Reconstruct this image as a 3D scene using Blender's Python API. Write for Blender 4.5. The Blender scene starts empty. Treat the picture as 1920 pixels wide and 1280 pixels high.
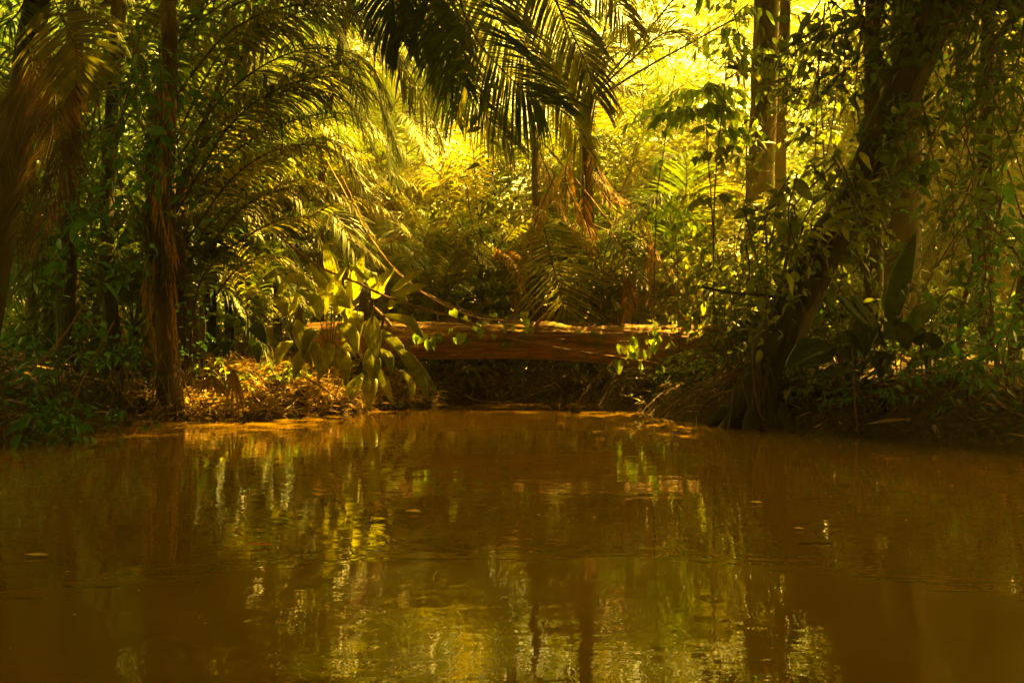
import bpy, math, random
import numpy as np
from mathutils import Vector, Matrix

# ------------------------------------------------------------------ camera, sky, sun, exposure
SC = bpy.context.scene
COL = SC.collection
F, H, HY = 1400.0, 1.25, 655.0          # focal length in photo pixels, eye height, horizon row


def P(px, py, d):
    """world point seen at photo pixel (1920 wide) px, py when d metres away"""
    return np.array([(px - 960.0) * d / F, d, H - (py - HY) * d / F])


cam = bpy.data.cameras.new('camera')
cam.sensor_width = 36.0
cam.lens = 36.0 * F / 1920.0
cam.shift_y = (HY - 640.0) / 1920.0
cam.clip_end = 1500
cam_o = bpy.data.objects.new('camera', cam)
cam_o.location = (0, 0, H)
cam_o.rotation_euler = (math.radians(90), 0, 0)
COL.objects.link(cam_o)
SC.camera = cam_o

SUN_EL, SUN_AZ = math.radians(54), math.radians(44)
wd = bpy.data.worlds.new('World')
SC.world = wd
wd.use_nodes = True
nt = wd.node_tree
nt.nodes.clear()
sky = nt.nodes.new('ShaderNodeTexSky')
sky.sky_type = 'NISHITA'
sky.sun_disc = False
sky.sun_elevation = SUN_EL
sky.sun_rotation = SUN_AZ
sky.dust_density = 4.0
sky.air_density = 1.0
tint = nt.nodes.new('ShaderNodeMix')
tint.data_type = 'RGBA'
tint.blend_type = 'MULTIPLY'
tint.inputs[0].default_value = 1.0
tint.inputs[7].default_value = (1.0, 0.70, 0.11, 1)      # golden evening air
bg = nt.nodes.new('ShaderNodeBackground')
bg.inputs[1].default_value = 0.095
wo = nt.nodes.new('ShaderNodeOutputWorld')
nt.links.new(sky.outputs[0], tint.inputs[6])
nt.links.new(tint.outputs[2], bg.inputs[0])
nt.links.new(bg.outputs[0], wo.inputs[0])

sl = bpy.data.lights.new('sun', 'SUN')
sl.energy = 5.0
sl.angle = math.radians(0.5)
sl.color = (1.0, 0.59, 0.06)
so = bpy.data.objects.new('sun', sl)
sdir = Vector((math.sin(SUN_AZ) * math.cos(SUN_EL), math.cos(SUN_AZ) * math.cos(SUN_EL), math.sin(SUN_EL)))
so.rotation_euler = sdir.to_track_quat('Z', 'Y').to_euler()
so.location = (5, 30, 30)
COL.objects.link(so)

SC.view_settings.view_transform = 'Standard'
SC.view_settings.look = 'None'
SC.view_settings.gamma = 1
SC.view_settings.exposure = 3.9
HAZE_DENSITY, HAZE_ANISO = 0.0044, 0.64
cy = SC.cycles
cy.use_denoising = True
cy.max_bounces = 6
cy.diffuse_bounces = 3
cy.glossy_bounces = 3
cy.transmission_bounces = 4
cy.transparent_max_bounces = 4
cy.volume_bounces = 0
cy.caustics_reflective = False
cy.caustics_refractive = False
cy.sample_clamp_indirect = 6.0

# ------------------------------------------------------------------ helpers
R = np.random.RandomState
random.seed(4)


def nz(v):
    v = np.asarray(v, float)
    return v / np.maximum(np.linalg.norm(v, axis=-1, keepdims=True), 1e-9)


class MB:
    """collects vertices and faces; tint is one number per face (over 1.5 = woody)"""
    def __init__(s):
        s.v, s.q, s.t, s.qt, s.tt, s.n = [], [], [], [], [], 0

    def add(s, V, quads=None, tris=None, tint=0.5):
        V = np.asarray(V, np.float32).reshape(-1, 3)
        for f, lst, tl in ((quads, s.q, s.qt), (tris, s.t, s.tt)):
            if f is not None and len(f):
                f = np.asarray(f, np.int32)
                lst.append(f + s.n)
                tl.append(np.broadcast_to(np.asarray(tint, np.float32), (len(f),)).copy() if np.ndim(tint) == 0 else np.asarray(tint, np.float32))
        s.v.append(V)
        s.n += len(V)

    def mesh(s, name, smooth=False):
        me = bpy.data.meshes.new(name)
        V = np.concatenate(s.v)
        q = np.concatenate(s.q) if s.q else np.zeros((0, 4), np.int32)
        t = np.concatenate(s.t) if s.t else np.zeros((0, 3), np.int32)
        tn = np.concatenate(s.qt + s.tt)
        me.vertices.add(len(V))
        me.vertices.foreach_set('co', V.ravel())
        nl = q.size + t.size
        me.loops.add(nl)
        me.loops.foreach_set('vertex_index', np.concatenate([q.ravel(), t.ravel()]))
        me.polygons.add(len(q) + len(t))
        st = np.concatenate([np.arange(len(q)) * 4, q.size + np.arange(len(t)) * 3]).astype(np.int32)
        me.polygons.foreach_set('loop_start', st)
        a = me.attributes.new('tint', 'FLOAT', 'FACE')
        a.data.foreach_set('value', tn)
        me.update(calc_edges=True)
        if smooth:
            me.polygons.foreach_set('use_smooth', np.ones(len(me.polygons), bool))
        me.validate()
        return me


def curve(cps, n):
    c = np.asarray(cps, float)
    if len(c) == 2:
        return c[0] + (c[1] - c[0]) * np.linspace(0, 1, n)[:, None]
    c = np.vstack([2 * c[0] - c[1], c, 2 * c[-1] - c[-2]])
    m = len(c) - 3
    out = []
    for t in np.linspace(0, m - 1e-6, n):
        i = int(t)
        u = t - i
        p0, p1, p2, p3 = c[i:i + 4]
        out.append(.5 * (2 * p1 + (p2 - p0) * u + (2 * p0 - 5 * p1 + 4 * p2 - p3) * u * u + (3 * p1 - p0 - 3 * p2 + p3) * u ** 3))
    return np.array(out)


def tube(mb, pts, r, sides=6, tint=2.0, rough=0.0, seed=0, cap=True, flat=1.0):
    pts = np.asarray(pts, float)
    n = len(pts)
    r = np.broadcast_to(np.asarray(r, float), (n,)) if np.ndim(r) == 0 or len(r) == n else np.interp(np.linspace(0, 1, n), np.linspace(0, 1, len(r)), r)
    T = nz(np.gradient(pts, axis=0))
    up = np.array([0, 0, 1.0]) if abs(T[:, 2]).mean() < .8 else np.array([0, 1.0, 0])
    A = nz(np.cross(T, up))
    B = np.cross(A, T)
    th = np.linspace(0, 2 * math.pi, sides, endpoint=False)
    rr = r[:, None] * np.ones((1, sides))
    if rough:
        g = R(seed)
        lobe = 1 + rough * np.sin(th * 3 + g.rand() * 6)[None] * .5 + rough * np.sin(th * 5 + g.rand() * 6)[None] * .4
        rr = rr * lobe * (1 + rough * (g.rand(n, sides) - .5) * .9)
    V = pts[:, None] + rr[..., None] * (np.cos(th)[None, :, None] * A[:, None] + flat * np.sin(th)[None, :, None] * B[:, None])
    i = np.arange(n - 1)[:, None] * sides
    j = np.arange(sides)[None]
    q = np.stack([i + j, i + (j + 1) % sides, i + sides + (j + 1) % sides, i + sides + j], -1).reshape(-1, 4)
    V = V.reshape(-1, 3)
    tr = None
    if cap:
        V = np.vstack([V, pts[0], pts[-1]])
        a = np.arange(sides)
        b = (a + 1) % sides
        tr = np.concatenate([np.stack([b, a, np.full(sides, n * sides)], 1),
                             np.stack([a + (n - 1) * sides, b + (n - 1) * sides, np.full(sides, n * sides + 1)], 1)])
    mb.add(V, q, tr, tint)


def frond(mb, cps, n=46, L=.9, t0=.14, w=.035, ang=62, grav=.35, vee=.15, up=(0, 0, 1), seed=0, rag=.05,
          segs=3, rr=.016, tip=.3, sides='both', tt=(0, 1)):
    """a pinnate palm leaf: rachis through cps with n pairs of leaflets"""
    g = R(seed)
    C = curve(cps, 24)
    s = np.linspace(0, 1, 24)
    tube(mb, C, [rr, rr * .7, rr * .2], 5, 2.0)
    T_ = nz(np.gradient(C, axis=0))
    up = np.asarray(up, float)
    V, Q, TI = [], [], []
    for sg in ((1, -1) if sides == 'both' else (sides,)):
        u = np.linspace(0, 1, n) + (g.rand(n) - .5) / n * .9
        u = np.clip(u, 0, 1)
        keep = g.rand(n) > rag
        u = u[keep]
        m = len(u)
        su = t0 + (1 - t0) * u
        base = np.stack([np.interp(su, s, C[:, k]) for k in range(3)], 1)
        T = nz(np.stack([np.interp(su, s, T_[:, k]) for k in range(3)], 1))
        N = nz(up - (T @ up)[:, None] * T)
        S = np.cross(T, N) * sg
        a = np.radians(ang * (1 - .55 * u) + g.randn(m) * 3)[:, None]
        el = (vee + g.randn(m) * .06)[:, None]
        D = nz(np.cos(a) * T + np.sin(a) * S + el * N)
        W = nz(np.cross(D, N) + g.randn(m, 3) * .06)
        ln = L * (1 - (1 - tip) * u ** 2.5) * np.minimum(1, .45 + u * 3.5) * (1 + g.randn(m) * .09)
        wd_ = w * (1 + g.randn(m) * .2) * (1 - .4 * u)
        gr = grav * (1 + g.randn(m) * .25)
        prof = np.interp(np.linspace(0, 1, segs + 1), [0, .2, .55, .85, 1], [.35, .95, 1, .5, .04])
        p = base.copy()
        d = D.copy()
        ring = []
        for k in range(segs + 1):
            hw = (wd_ * prof[k] * .5)[:, None]
            ring.append(np.stack([p - W * hw, p + W * hw], 1))
            if k < segs:
                d = nz(d + np.array([0, 0, -1.0]) * (gr * (k + .6) / segs * 1.3)[:, None])
                p = p + d * (ln / segs)[:, None]
        X = np.stack(ring, 1)                      # m, segs+1, 2, 3
        b0 = (np.arange(m) * (segs + 1) * 2)[:, None] + np.arange(segs)[None] * 2
        q = np.stack([b0, b0 + 1, b0 + 3, b0 + 2], -1).reshape(-1, 4)
        ti = np.repeat(tt[0] + (tt[1] - tt[0]) * g.rand(m), segs)
        mb.add(X.reshape(-1, 3), q, None, ti)


# leaf templates: length 1 along +Y, normal +Z
def leaf_ovate(width=.46, fold=.10, droop=.16, wob=0, seed=0):
    g = R(seed)
    st = np.array([0, .2, .5, .78, 1])
    hw = np.array([0, .78, 1, .58, 0]) * width / 2
    z = -droop * st ** 2
    V, Q, T = [], [], []
    mid = [(g.randn() * wob, t, zz) for t, zz in zip(st, z)]
    V += mid
    for i in (1, 2, 3):
        V.append((mid[i][0] - hw[i], st[i] - .03, z[i] + fold * hw[i] * 2 + g.randn() * wob))
        V.append((mid[i][0] + hw[i], st[i] - .03, z[i] + fold * hw[i] * 2 + g.randn() * wob))
    T = [(0, 1, 5), (0, 6, 1), (3, 4, 9), (3, 10, 4)]
    Q = [(1, 2, 7, 5), (2, 3, 9, 7), (1, 6, 8, 2), (2, 8, 10, 3)]
    return np.array(V, float), np.array(Q), np.array(T)


def leaf_simple(width=.42):
    V = np.array([(0, 0, 0), (-width / 2, .45, .07), (width / 2, .45, .07), (0, 1, -.10)], float)
    return V, np.zeros((0, 4), int), np.array([(0, 2, 3), (0, 3, 1)])


def leaf_heart(width=.8, seed=0):
    V = np.array([(0, 0, 0), (0, .5, -.03), (0, 1, -.16), (-.28, -.16, .03), (-.5, .15, .06), (-.38, .55, .04),
                  (.28, -.16, .03), (.5, .15, .06), (.38, .55, .04)], float)
    V[:, 0] *= width
    return V, np.array([(0, 1, 5, 4), (0, 7, 8, 1)]), np.array([(0, 4, 3), (0, 6, 7), (1, 2, 5), (1, 8, 2)])


def frames(d, n):
    d = nz(d)
    x = nz(np.cross(d, n))
    z = np.cross(x, d)
    return np.stack([x, d, z], -1)                   # columns


def scatter(mb, tpl, M, pos, size, tint):
    V, Q, T = tpl
    N = len(pos)
    X = np.einsum('nij,kj->nki', M, V) * np.asarray(size)[:, None, None] + pos[:, None]
    k = len(V)
    off = (np.arange(N) * k)[:, None, None]
    q = (Q[None] + off).reshape(-1, 4) if len(Q) else None
    t = (T[None] + off).reshape(-1, 3) if len(T) else None
    X = X.reshape(-1, 3).astype(np.float32)
    mb.v.append(X)
    if q is not None:
        mb.q.append(q.astype(np.int32) + mb.n)
        mb.qt.append(np.repeat(tint, len(Q)).astype(np.float32))
    if t is not None:
        mb.t.append(t.astype(np.int32) + mb.n)
        mb.tt.append(np.repeat(tint, len(T)).astype(np.float32))
    mb.n += len(X)


def thing(name, label, cat, loc=(0, 0, 0), group=None):
    o = bpy.data.objects.new(name, None)
    o.empty_display_size = .2
    o.location = [float(c) for c in loc]
    o['label'] = label
    o['category'] = cat
    if group:
        o['group'] = group
    COL.objects.link(o)
    return o


def obj(name, me, mat, parent=None, label=None, cat=None, group=None, kind=None, local=False):
    o = bpy.data.objects.new(name, me)
    if mat is not None and not me.materials:
        me.materials.append(mat)
    if parent is not None:
        o.parent = parent
        if not local:                       # mesh is in world coordinates
            o.location = [-c for c in parent.location]
    for k, v in (('label', label), ('category', cat), ('group', group), ('kind', kind)):
        if v:
            o[k] = v
    COL.objects.link(o)
    return o


def leaf_objs(parent, name, meshes, M, pos, size):
    base = parent.location
    for i in range(len(pos)):
        o = bpy.data.objects.new(name, meshes[i % len(meshes)])
        m = Matrix(M[i].tolist()).to_4x4() @ Matrix.Scale(float(size[i]), 4)
        m.translation = Vector(pos[i].tolist()) - base
        o.parent = parent
        o.matrix_local = m
        COL.objects.link(o)


# ------------------------------------------------------------------ materials
def newmat(name):
    m = bpy.data.materials.new(name)
    m.use_nodes = True
    m.node_tree.nodes.clear()
    return m, m.node_tree.nodes.new, m.node_tree.links.new


def leafmat(name, a, b, stem=(.06, .045, .015), tr=.42, trs=1.6, rough=.42, spot=None):
    m, N, Lk = newmat(name)
    out = N('ShaderNodeOutputMaterial')
    at = N('ShaderNodeAttribute')
    at.attribute_name = 'tint'
    oi = N('ShaderNodeObjectInfo')
    ma = N('ShaderNodeMath'); ma.operation = 'MULTIPLY_ADD'
    ma.inputs[1].default_value = .45
    Lk(oi.outputs['Random'], ma.inputs[0])
    mb_ = N('ShaderNodeMath'); mb_.operation = 'MULTIPLY'
    Lk(at.outputs['Fac'], mb_.inputs[0]); mb_.inputs[1].default_value = .6
    Lk(mb_.outputs[0], ma.inputs[2])
    mx = N('ShaderNodeMix'); mx.data_type = 'RGBA'
    Lk(ma.outputs[0], mx.inputs[0])
    mx.inputs[6].default_value = (*a, 1); mx.inputs[7].default_value = (*b, 1)
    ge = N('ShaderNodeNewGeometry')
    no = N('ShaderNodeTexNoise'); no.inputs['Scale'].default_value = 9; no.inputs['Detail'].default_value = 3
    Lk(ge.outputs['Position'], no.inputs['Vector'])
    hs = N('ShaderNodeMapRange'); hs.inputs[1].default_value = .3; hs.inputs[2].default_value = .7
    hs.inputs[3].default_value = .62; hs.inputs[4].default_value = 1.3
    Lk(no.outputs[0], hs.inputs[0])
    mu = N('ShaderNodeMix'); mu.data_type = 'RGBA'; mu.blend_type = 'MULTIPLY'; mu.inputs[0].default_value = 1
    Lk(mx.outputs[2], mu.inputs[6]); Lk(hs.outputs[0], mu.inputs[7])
    gt = N('ShaderNodeMath'); gt.operation = 'GREATER_THAN'; gt.inputs[1].default_value = 1.5
    Lk(at.outputs['Fac'], gt.inputs[0])
    sx = N('ShaderNodeMix'); sx.data_type = 'RGBA'
    Lk(gt.outputs[0], sx.inputs[0]); Lk(mu.outputs[2], sx.inputs[6]); sx.inputs[7].default_value = (*stem, 1)
    pr = N('ShaderNodeBsdfPrincipled')
    pr.inputs['Roughness'].default_value = rough
    pr.inputs['Specular IOR Level'].default_value = .25
    Lk(sx.outputs[2], pr.inputs['Base Color'])
    tb = N('ShaderNodeBsdfTranslucent')
    tm = N('ShaderNodeMix'); tm.data_type = 'RGBA'; tm.blend_type = 'MULTIPLY'; tm.inputs[0].default_value = 1
    Lk(sx.outputs[2], tm.inputs[6]); tm.inputs[7].default_value = (trs * 1.15, trs * 1.1, trs * .4, 1)
    tm.clamp_result = False
    Lk(tm.outputs[2], tb.inputs[0])
    ms = N('ShaderNodeMixShader')
    ms.inputs[0].default_value = tr
    Lk(pr.outputs[0], ms.inputs[1]); Lk(tb.outputs[0], ms.inputs[2])
    Lk(ms.outputs[0], out.inputs[0])
    return m


def barkmat(name, a, b, moss=None, sc=(9, 9, 2), bump=.6, mossamt=.5):
    m, N, Lk = newmat(name)
    out = N('ShaderNodeOutputMaterial')
    tc = N('ShaderNodeNewGeometry')
    mp = N('ShaderNodeMapping'); mp.inputs['Scale'].default_value = sc
    Lk(tc.outputs['Position'], mp.inputs[0])
    n1 = N('ShaderNodeTexNoise'); n1.inputs['Scale'].default_value = 1.6; n1.inputs['Detail'].default_value = 8
    n1.inputs['Roughness'].default_value = .7
    Lk(mp.outputs[0], n1.inputs['Vector'])
    cr = N('ShaderNodeValToRGB')
    cr.color_ramp.elements[0].position = .33; cr.color_ramp.elements[0].color = (*a, 1)
    cr.color_ramp.elements[1].position = .68; cr.color_ramp.elements[1].color = (*b, 1)
    Lk(n1.outputs[0], cr.inputs[0])
    col = cr.outputs[0]
    if moss:
        n2 = N('ShaderNodeTexNoise'); n2.inputs['Scale'].default_value = 2.6; n2.inputs['Detail'].default_value = 6
        Lk(tc.outputs['Position'], n2.inputs['Vector'])
        c2 = N('ShaderNodeValToRGB')
        c2.color_ramp.elements[0].position = mossamt; c2.color_ramp.elements[1].position = mossamt + .12
        Lk(n2.outputs[0], c2.inputs[0])
        mx = N('ShaderNodeMix'); mx.data_type = 'RGBA'
        Lk(c2.outputs[0], mx.inputs[0]); Lk(col, mx.inputs[6]); mx.inputs[7].default_value = (*moss, 1)
        col = mx.outputs[2]
    pr = N('ShaderNodeBsdfPrincipled'); pr.inputs['Roughness'].default_value = .8
    pr.inputs['Specular IOR Level'].default_value = .25
    Lk(col, pr.inputs['Base Color'])
    bu = N('ShaderNodeBump'); bu.inputs['Strength'].default_value = bump; bu.inputs['Distance'].default_value = .04
    Lk(n1.outputs[0], bu.inputs['Height']); Lk(bu.outputs[0], pr.inputs['Normal'])
    Lk(pr.outputs[0], out.inputs[0])
    return m


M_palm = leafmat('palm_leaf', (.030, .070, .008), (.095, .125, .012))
M_palmlit = leafmat('lit_palm_leaf', (.10, .12, .010), (.19, .18, .018), tr=.5)  # palm leaf with sunlight put into a lighter base colour
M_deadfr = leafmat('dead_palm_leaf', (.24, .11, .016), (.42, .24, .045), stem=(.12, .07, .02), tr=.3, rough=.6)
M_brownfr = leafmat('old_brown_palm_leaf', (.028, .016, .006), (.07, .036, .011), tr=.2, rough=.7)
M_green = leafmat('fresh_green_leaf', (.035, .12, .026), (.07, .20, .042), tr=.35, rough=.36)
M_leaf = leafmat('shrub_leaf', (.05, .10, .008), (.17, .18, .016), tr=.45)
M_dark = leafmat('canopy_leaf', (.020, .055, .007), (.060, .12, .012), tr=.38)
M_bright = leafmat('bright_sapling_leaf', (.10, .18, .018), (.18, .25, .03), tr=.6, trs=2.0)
M_palmsun = leafmat('sunlit_gold_palm_leaf', (.15, .16, .012), (.26, .23, .02), tr=.5, rough=.35)  # brightest palm leaf, sunlight painted into the colour of key fronds
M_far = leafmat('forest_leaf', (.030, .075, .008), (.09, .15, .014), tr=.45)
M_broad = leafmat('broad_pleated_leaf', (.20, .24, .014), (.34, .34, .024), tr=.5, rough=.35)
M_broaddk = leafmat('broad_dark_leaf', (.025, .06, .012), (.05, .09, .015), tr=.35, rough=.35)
M_litter = leafmat('dry_leaf', (.19, .10, .02), (.48, .31, .07), stem=(.10, .06, .02), tr=.2, rough=.6)
M_straw = leafmat('straw_blade', (.22, .17, .02), (.45, .32, .05), tr=.4)
M_bark = barkmat('forest_bark', (.035, .022, .010), (.12, .08, .035), moss=(.05, .07, .012), mossamt=.52)
M_barkdk = barkmat('dark_bark', (.007, .005, .003), (.034, .022, .010), moss=(.025, .04, .008), mossamt=.56)  # bark in darker tones with scattered moss
M_barkpale = barkmat('pale_mossy_bark', (.05, .032, .012), (.26, .18, .07), moss=(.06, .075, .014), mossamt=.5, sc=(5, 5, 3))
M_palmbark = barkmat('fibrous_palm_bark', (.028, .017, .008), (.13, .075, .026), sc=(22, 22, 1.2), bump=1.0)
M_vine = barkmat('vine_bark', (.12, .06, .02), (.28, .16, .06), sc=(30, 30, 30), bump=.8)
M_root = barkmat('root_bark', (.05, .03, .014), (.17, .10, .045), sc=(12, 12, 12))
M_log = barkmat('weathered_log', (.06, .026, .007), (.44, .22, .045), sc=(1.0, 8, 11), bump=1.0, moss=(.13, .12, .02), mossamt=.54)


def groundmat():
    m, N, Lk = newmat('forest_soil')
    out = N('ShaderNodeOutputMaterial')
    tc = N('ShaderNodeNewGeometry')
    n1 = N('ShaderNodeTexNoise'); n1.inputs['Scale'].default_value = 7; n1.inputs['Detail'].default_value = 9
    n1.inputs['Roughness'].default_value = .75
    vo = N('ShaderNodeTexVoronoi'); vo.inputs['Scale'].default_value = 14
    Lk(tc.outputs['Position'], n1.inputs['Vector']); Lk(tc.outputs['Position'], vo.inputs['Vector'])
    cr = N('ShaderNodeValToRGB')
    cr.color_ramp.elements[0].position = .35; cr.color_ramp.elements[0].color = (.018, .011, .005, 1)
    cr.color_ramp.elements[1].position = .7; cr.color_ramp.elements[1].color = (.10, .055, .018, 1)
    Lk(n1.outputs[0], cr.inputs[0])
    pr = N('ShaderNodeBsdfPrincipled'); pr.inputs['Roughness'].default_value = .9
    pr.inputs['Specular IOR Level'].default_value = .2
    Lk(cr.outputs[0], pr.inputs['Base Color'])
    ad = N('ShaderNodeMath'); ad.operation = 'ADD'
    Lk(n1.outputs[0], ad.inputs[0]); Lk(vo.outputs['Distance'], ad.inputs[1])
    bu = N('ShaderNodeBump'); bu.inputs['Strength'].default_value = .9; bu.inputs['Distance'].default_value = .06
    Lk(ad.outputs[0], bu.inputs['Height']); Lk(bu.outputs[0], pr.inputs['Normal'])
    Lk(pr.outputs[0], out.inputs[0])
    return m


def watermat():
    m, N, Lk = newmat('muddy_water')
    out = N('ShaderNodeOutputMaterial')
    ge = N('ShaderNodeNewGeometry')
    pr = N('ShaderNodeBsdfPrincipled')
    pr.inputs['Base Color'].default_value = (.20, .112, .003, 1)
    pr.inputs['Roughness'].default_value = .015
    pr.inputs['IOR'].default_value = 1.45
    h = None
    for sc, s, w in (((1.1, 2.6, 1), 1.0, 1.0), ((3.4, 8.5, 1), 1.0, .30), ((9, 22, 1), 1.0, .07)):
        mp = N('ShaderNodeMapping'); mp.inputs['Scale'].default_value = sc
        Lk(ge.outputs['Position'], mp.inputs[0])
        n = N('ShaderNodeTexNoise'); n.inputs['Scale'].default_value = s; n.inputs['Detail'].default_value = 2
        n.inputs['Distortion'].default_value = .6
        Lk(mp.outputs[0], n.inputs['Vector'])
        mu = N('ShaderNodeMath'); mu.operation = 'MULTIPLY'; mu.inputs[1].default_value = w
        Lk(n.outputs[0], mu.inputs[0])
        if h is None:
            h = mu.outputs[0]
        else:
            ad = N('ShaderNodeMath'); ad.operation = 'ADD'
            Lk(h, ad.inputs[0]); Lk(mu.outputs[0], ad.inputs[1]); h = ad.outputs[0]
    bu = N('ShaderNodeBump'); bu.inputs['Strength'].default_value = .5; bu.inputs['Distance'].default_value = .008
    Lk(h, bu.inputs['Height']); Lk(bu.outputs[0], pr.inputs['Normal'])
    Lk(pr.outputs[0], out.inputs[0])
    return m


# ------------------------------------------------------------------ the setting: ground, water, haze
SHORE = np.array([(-9, -9), (-8.3, 0), (-7.6, 5), (-7.1, 9), (-6.9, 10.6), (-6.2, 13.2), (-5.6, 13.7), (-4.6, 13.4), (-3.6, 14.2), (-2.6, 15.4),
                  (-1.9, 16.6), (-1.2, 17.5), (0.4, 17.7), (1.8, 17.2), (2.4, 15.6), (2.8, 14.2), (3.2, 12.8),
                  (3.9, 11.6), (5.2, 10.4), (6.2, 9.0), (7.2, 6.5), (7.8, 3), (8.2, -2), (8.6, -9)], float)


def sdist(x, y):
    """signed distance to the shoreline, positive on land"""
    x = np.asarray(x, float); y = np.asarray(y, float)
    best = np.full(x.shape, 1e9)
    inside = np.zeros(x.shape, bool)
    n = len(SHORE)
    for i in range(n):
        a, b = SHORE[i], SHORE[(i + 1) % n]
        ab = b - a
        t = np.clip(((x - a[0]) * ab[0] + (y - a[1]) * ab[1]) / (ab @ ab), 0, 1)
        best = np.minimum(best, np.hypot(x - a[0] - t * ab[0], y - a[1] - t * ab[1]))
        c = ((a[1] > y) != (b[1] > y)) & (x < (b[0] - a[0]) * (y - a[1]) / (b[1] - a[1] + 1e-12) + a[0])
        inside ^= c
    return np.where(inside, -best, best)


def ground_z(x, y):
    x = np.asarray(x, float); y = np.asarray(y, float)
    s = sdist(x, y)
    nsn = (np.sin(x * 1.7 + y * .6) * np.sin(y * 1.3 - x * .4) + .5 * np.sin(x * 4.1 + 1) * np.sin(y * 3.7) + .3 * np.sin(x * 9 + y * 5) * np.sin(y * 8.3 - x * 3))
    s = s + .07 * np.sin(x * 2.1 + y * 2.3) + .03 * np.sin(x * 5.7 - y * 4.1)
    ef = .85 + .75 / (1 + np.exp((x + 1.6) * 3))
    land = (.98 + .15 * (ef - .85)) * (1 - np.exp(-np.maximum(s, 0) / ef)) + .012 * np.minimum(np.maximum(s, 0), 60) + .09 * nsn * np.clip(s, 0, 1)
    return np.where(s > 0, land, np.maximum(-.9, s * .7))


xs = np.unique(np.concatenate([np.linspace(-400, -24, 16), np.arange(-24, 24, .2), np.linspace(24, 400, 16)]))
ys = np.unique(np.concatenate([np.linspace(-200, -10, 10), np.arange(-10, 8, .5), np.arange(8, 30, .2), np.arange(30, 60, 1), np.linspace(60, 600, 20)]))
GX, GY = np.meshgrid(xs, ys)
GZ = ground_z(GX, GY)
nx, ny = len(xs), len(ys)
idx = np.arange(nx * ny).reshape(ny, nx)
mb = MB()
mb.add(np.stack([GX, GY, GZ], -1).reshape(-1, 3), np.stack([idx[:-1, :-1], idx[:-1, 1:], idx[1:, 1:], idx[1:, :-1]], -1).reshape(-1, 4))
obj('ground', mb.mesh('ground', True), groundmat(), kind='structure', label='muddy forest floor rising from the creek')

mb = MB()
mb.add([(-30, -60, 0), (30, -60, 0), (30, 24, 0), (-30, 24, 0)], [(0, 1, 2, 3)])
obj('water', mb.mesh('water'), watermat(), kind='structure', label='still brown creek water mirroring the forest')

mb = MB()
bx = [(-410, -210, -2), (410, -210, -2), (410, 610, -2), (-410, 610, -2), (-410, -210, 30), (410, -210, 30), (410, 610, 30), (-410, 610, 30)]
mb.add(bx, [(3, 2, 1, 0), (4, 5, 6, 7), (0, 1, 5, 4), (1, 2, 6, 5), (2, 3, 7, 6), (3, 0, 4, 7)])
mh, N, Lk = newmat('golden_haze')
out = N('ShaderNodeOutputMaterial'); pv = N('ShaderNodeVolumePrincipled')
pv.inputs['Color'].default_value = (1, .76, .28, 1)
pv.inputs['Density'].default_value = HAZE_DENSITY
pv.inputs['Anisotropy'].default_value = HAZE_ANISO
Lk(pv.outputs[0], out.inputs['Volume'])
obj('haze', mb.mesh('haze'), mh, kind='stuff', label='warm morning haze hanging in the clearing')

# ------------------------------------------------------------------ fallen log
A0, A1 = P(575, 640, 16.4) + [0, 0, .0], P(1400, 646, 16.2)
nl, ns = 220, 64
t = np.linspace(0, 1, nl)
th = np.linspace(0, 2 * math.pi, ns, endpoint=False)
cen = A0 + (A1 - A0) * t[:, None]
cen[:, 2] += .07 * np.sin(t * 4.2 + .4) + .02 * np.sin(t * 15)
cen[:, 1] += .10 * np.sin(t * 5)
rad = .35 + .085 * t + .02 * np.sin(t * 9)
g = R(7)
rr = rad[:, None] * (1 + .05 * np.sin(3 * th + 2 * t[:, None] * 2.2) + .035 * np.sin(7 * th + 1.3 + t[:, None] * 5) + .022 * np.sin(17 * th + np.sin(t[:, None] * 9) * 2)
                     + .012 * g.randn(nl, ns) + .03 * np.sin(t[:, None] * 23 + th * 2) * (np.cos(th) > .2))
# knots, swellings and rot hollows
for q in range(26):
    tc, hc, am, ws = g.rand(), g.uniform(0, 6.28), g.uniform(-.05, .06), g.uniform(.008, .03)
    dth = (th[None] - hc + math.pi) % (2 * math.pi) - math.pi
    rr += am * np.exp(-((t[:, None] - tc) / ws) ** 2 - (dth / g.uniform(.15, .5)) ** 2)
rr += .02 * np.sin(t[:, None] * 31 + 2 * np.sin(th * 2)) * np.cos(th * 2)
# a long split and a scar along the upper front side
grv = np.exp(-((th[None] - 2.55 + .10 * np.sin(t[:, None] * 14)) / .07) ** 2) * (t[:, None] > .30) * (t[:, None] < .72)
rr -= .10 * grv
V = np.stack([np.repeat(cen[:, :1], ns, 1), cen[:, 1:2] - rr * np.sin(th - 1.0), cen[:, 2:3] + rr * np.cos(th - 1.0)], -1)
i = np.arange(nl - 1)[:, None] * ns; j = np.arange(ns)[None]
mb = MB()
V2 = np.vstack([V.reshape(-1, 3), cen[0], cen[-1]])
a_ = np.arange(ns); b_ = (a_ + 1) % ns
mb.add(V2, np.stack([i + j, i + (j + 1) % ns, i + ns + (j + 1) % ns, i + ns + j], -1).reshape(-1, 4),
       np.concatenate([np.stack([b_, a_, np.full(ns, nl * ns)], 1), np.stack([a_ + (nl - 1) * ns, b_ + (nl - 1) * ns, np.full(ns, nl * ns + 1)], 1)]))
lg = thing('fallen_log', 'thick weathered orange-brown tree log lying across the creek', 'log', A0)
obj('log_trunk', mb.mesh('log_trunk', True), M_log, lg)
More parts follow.
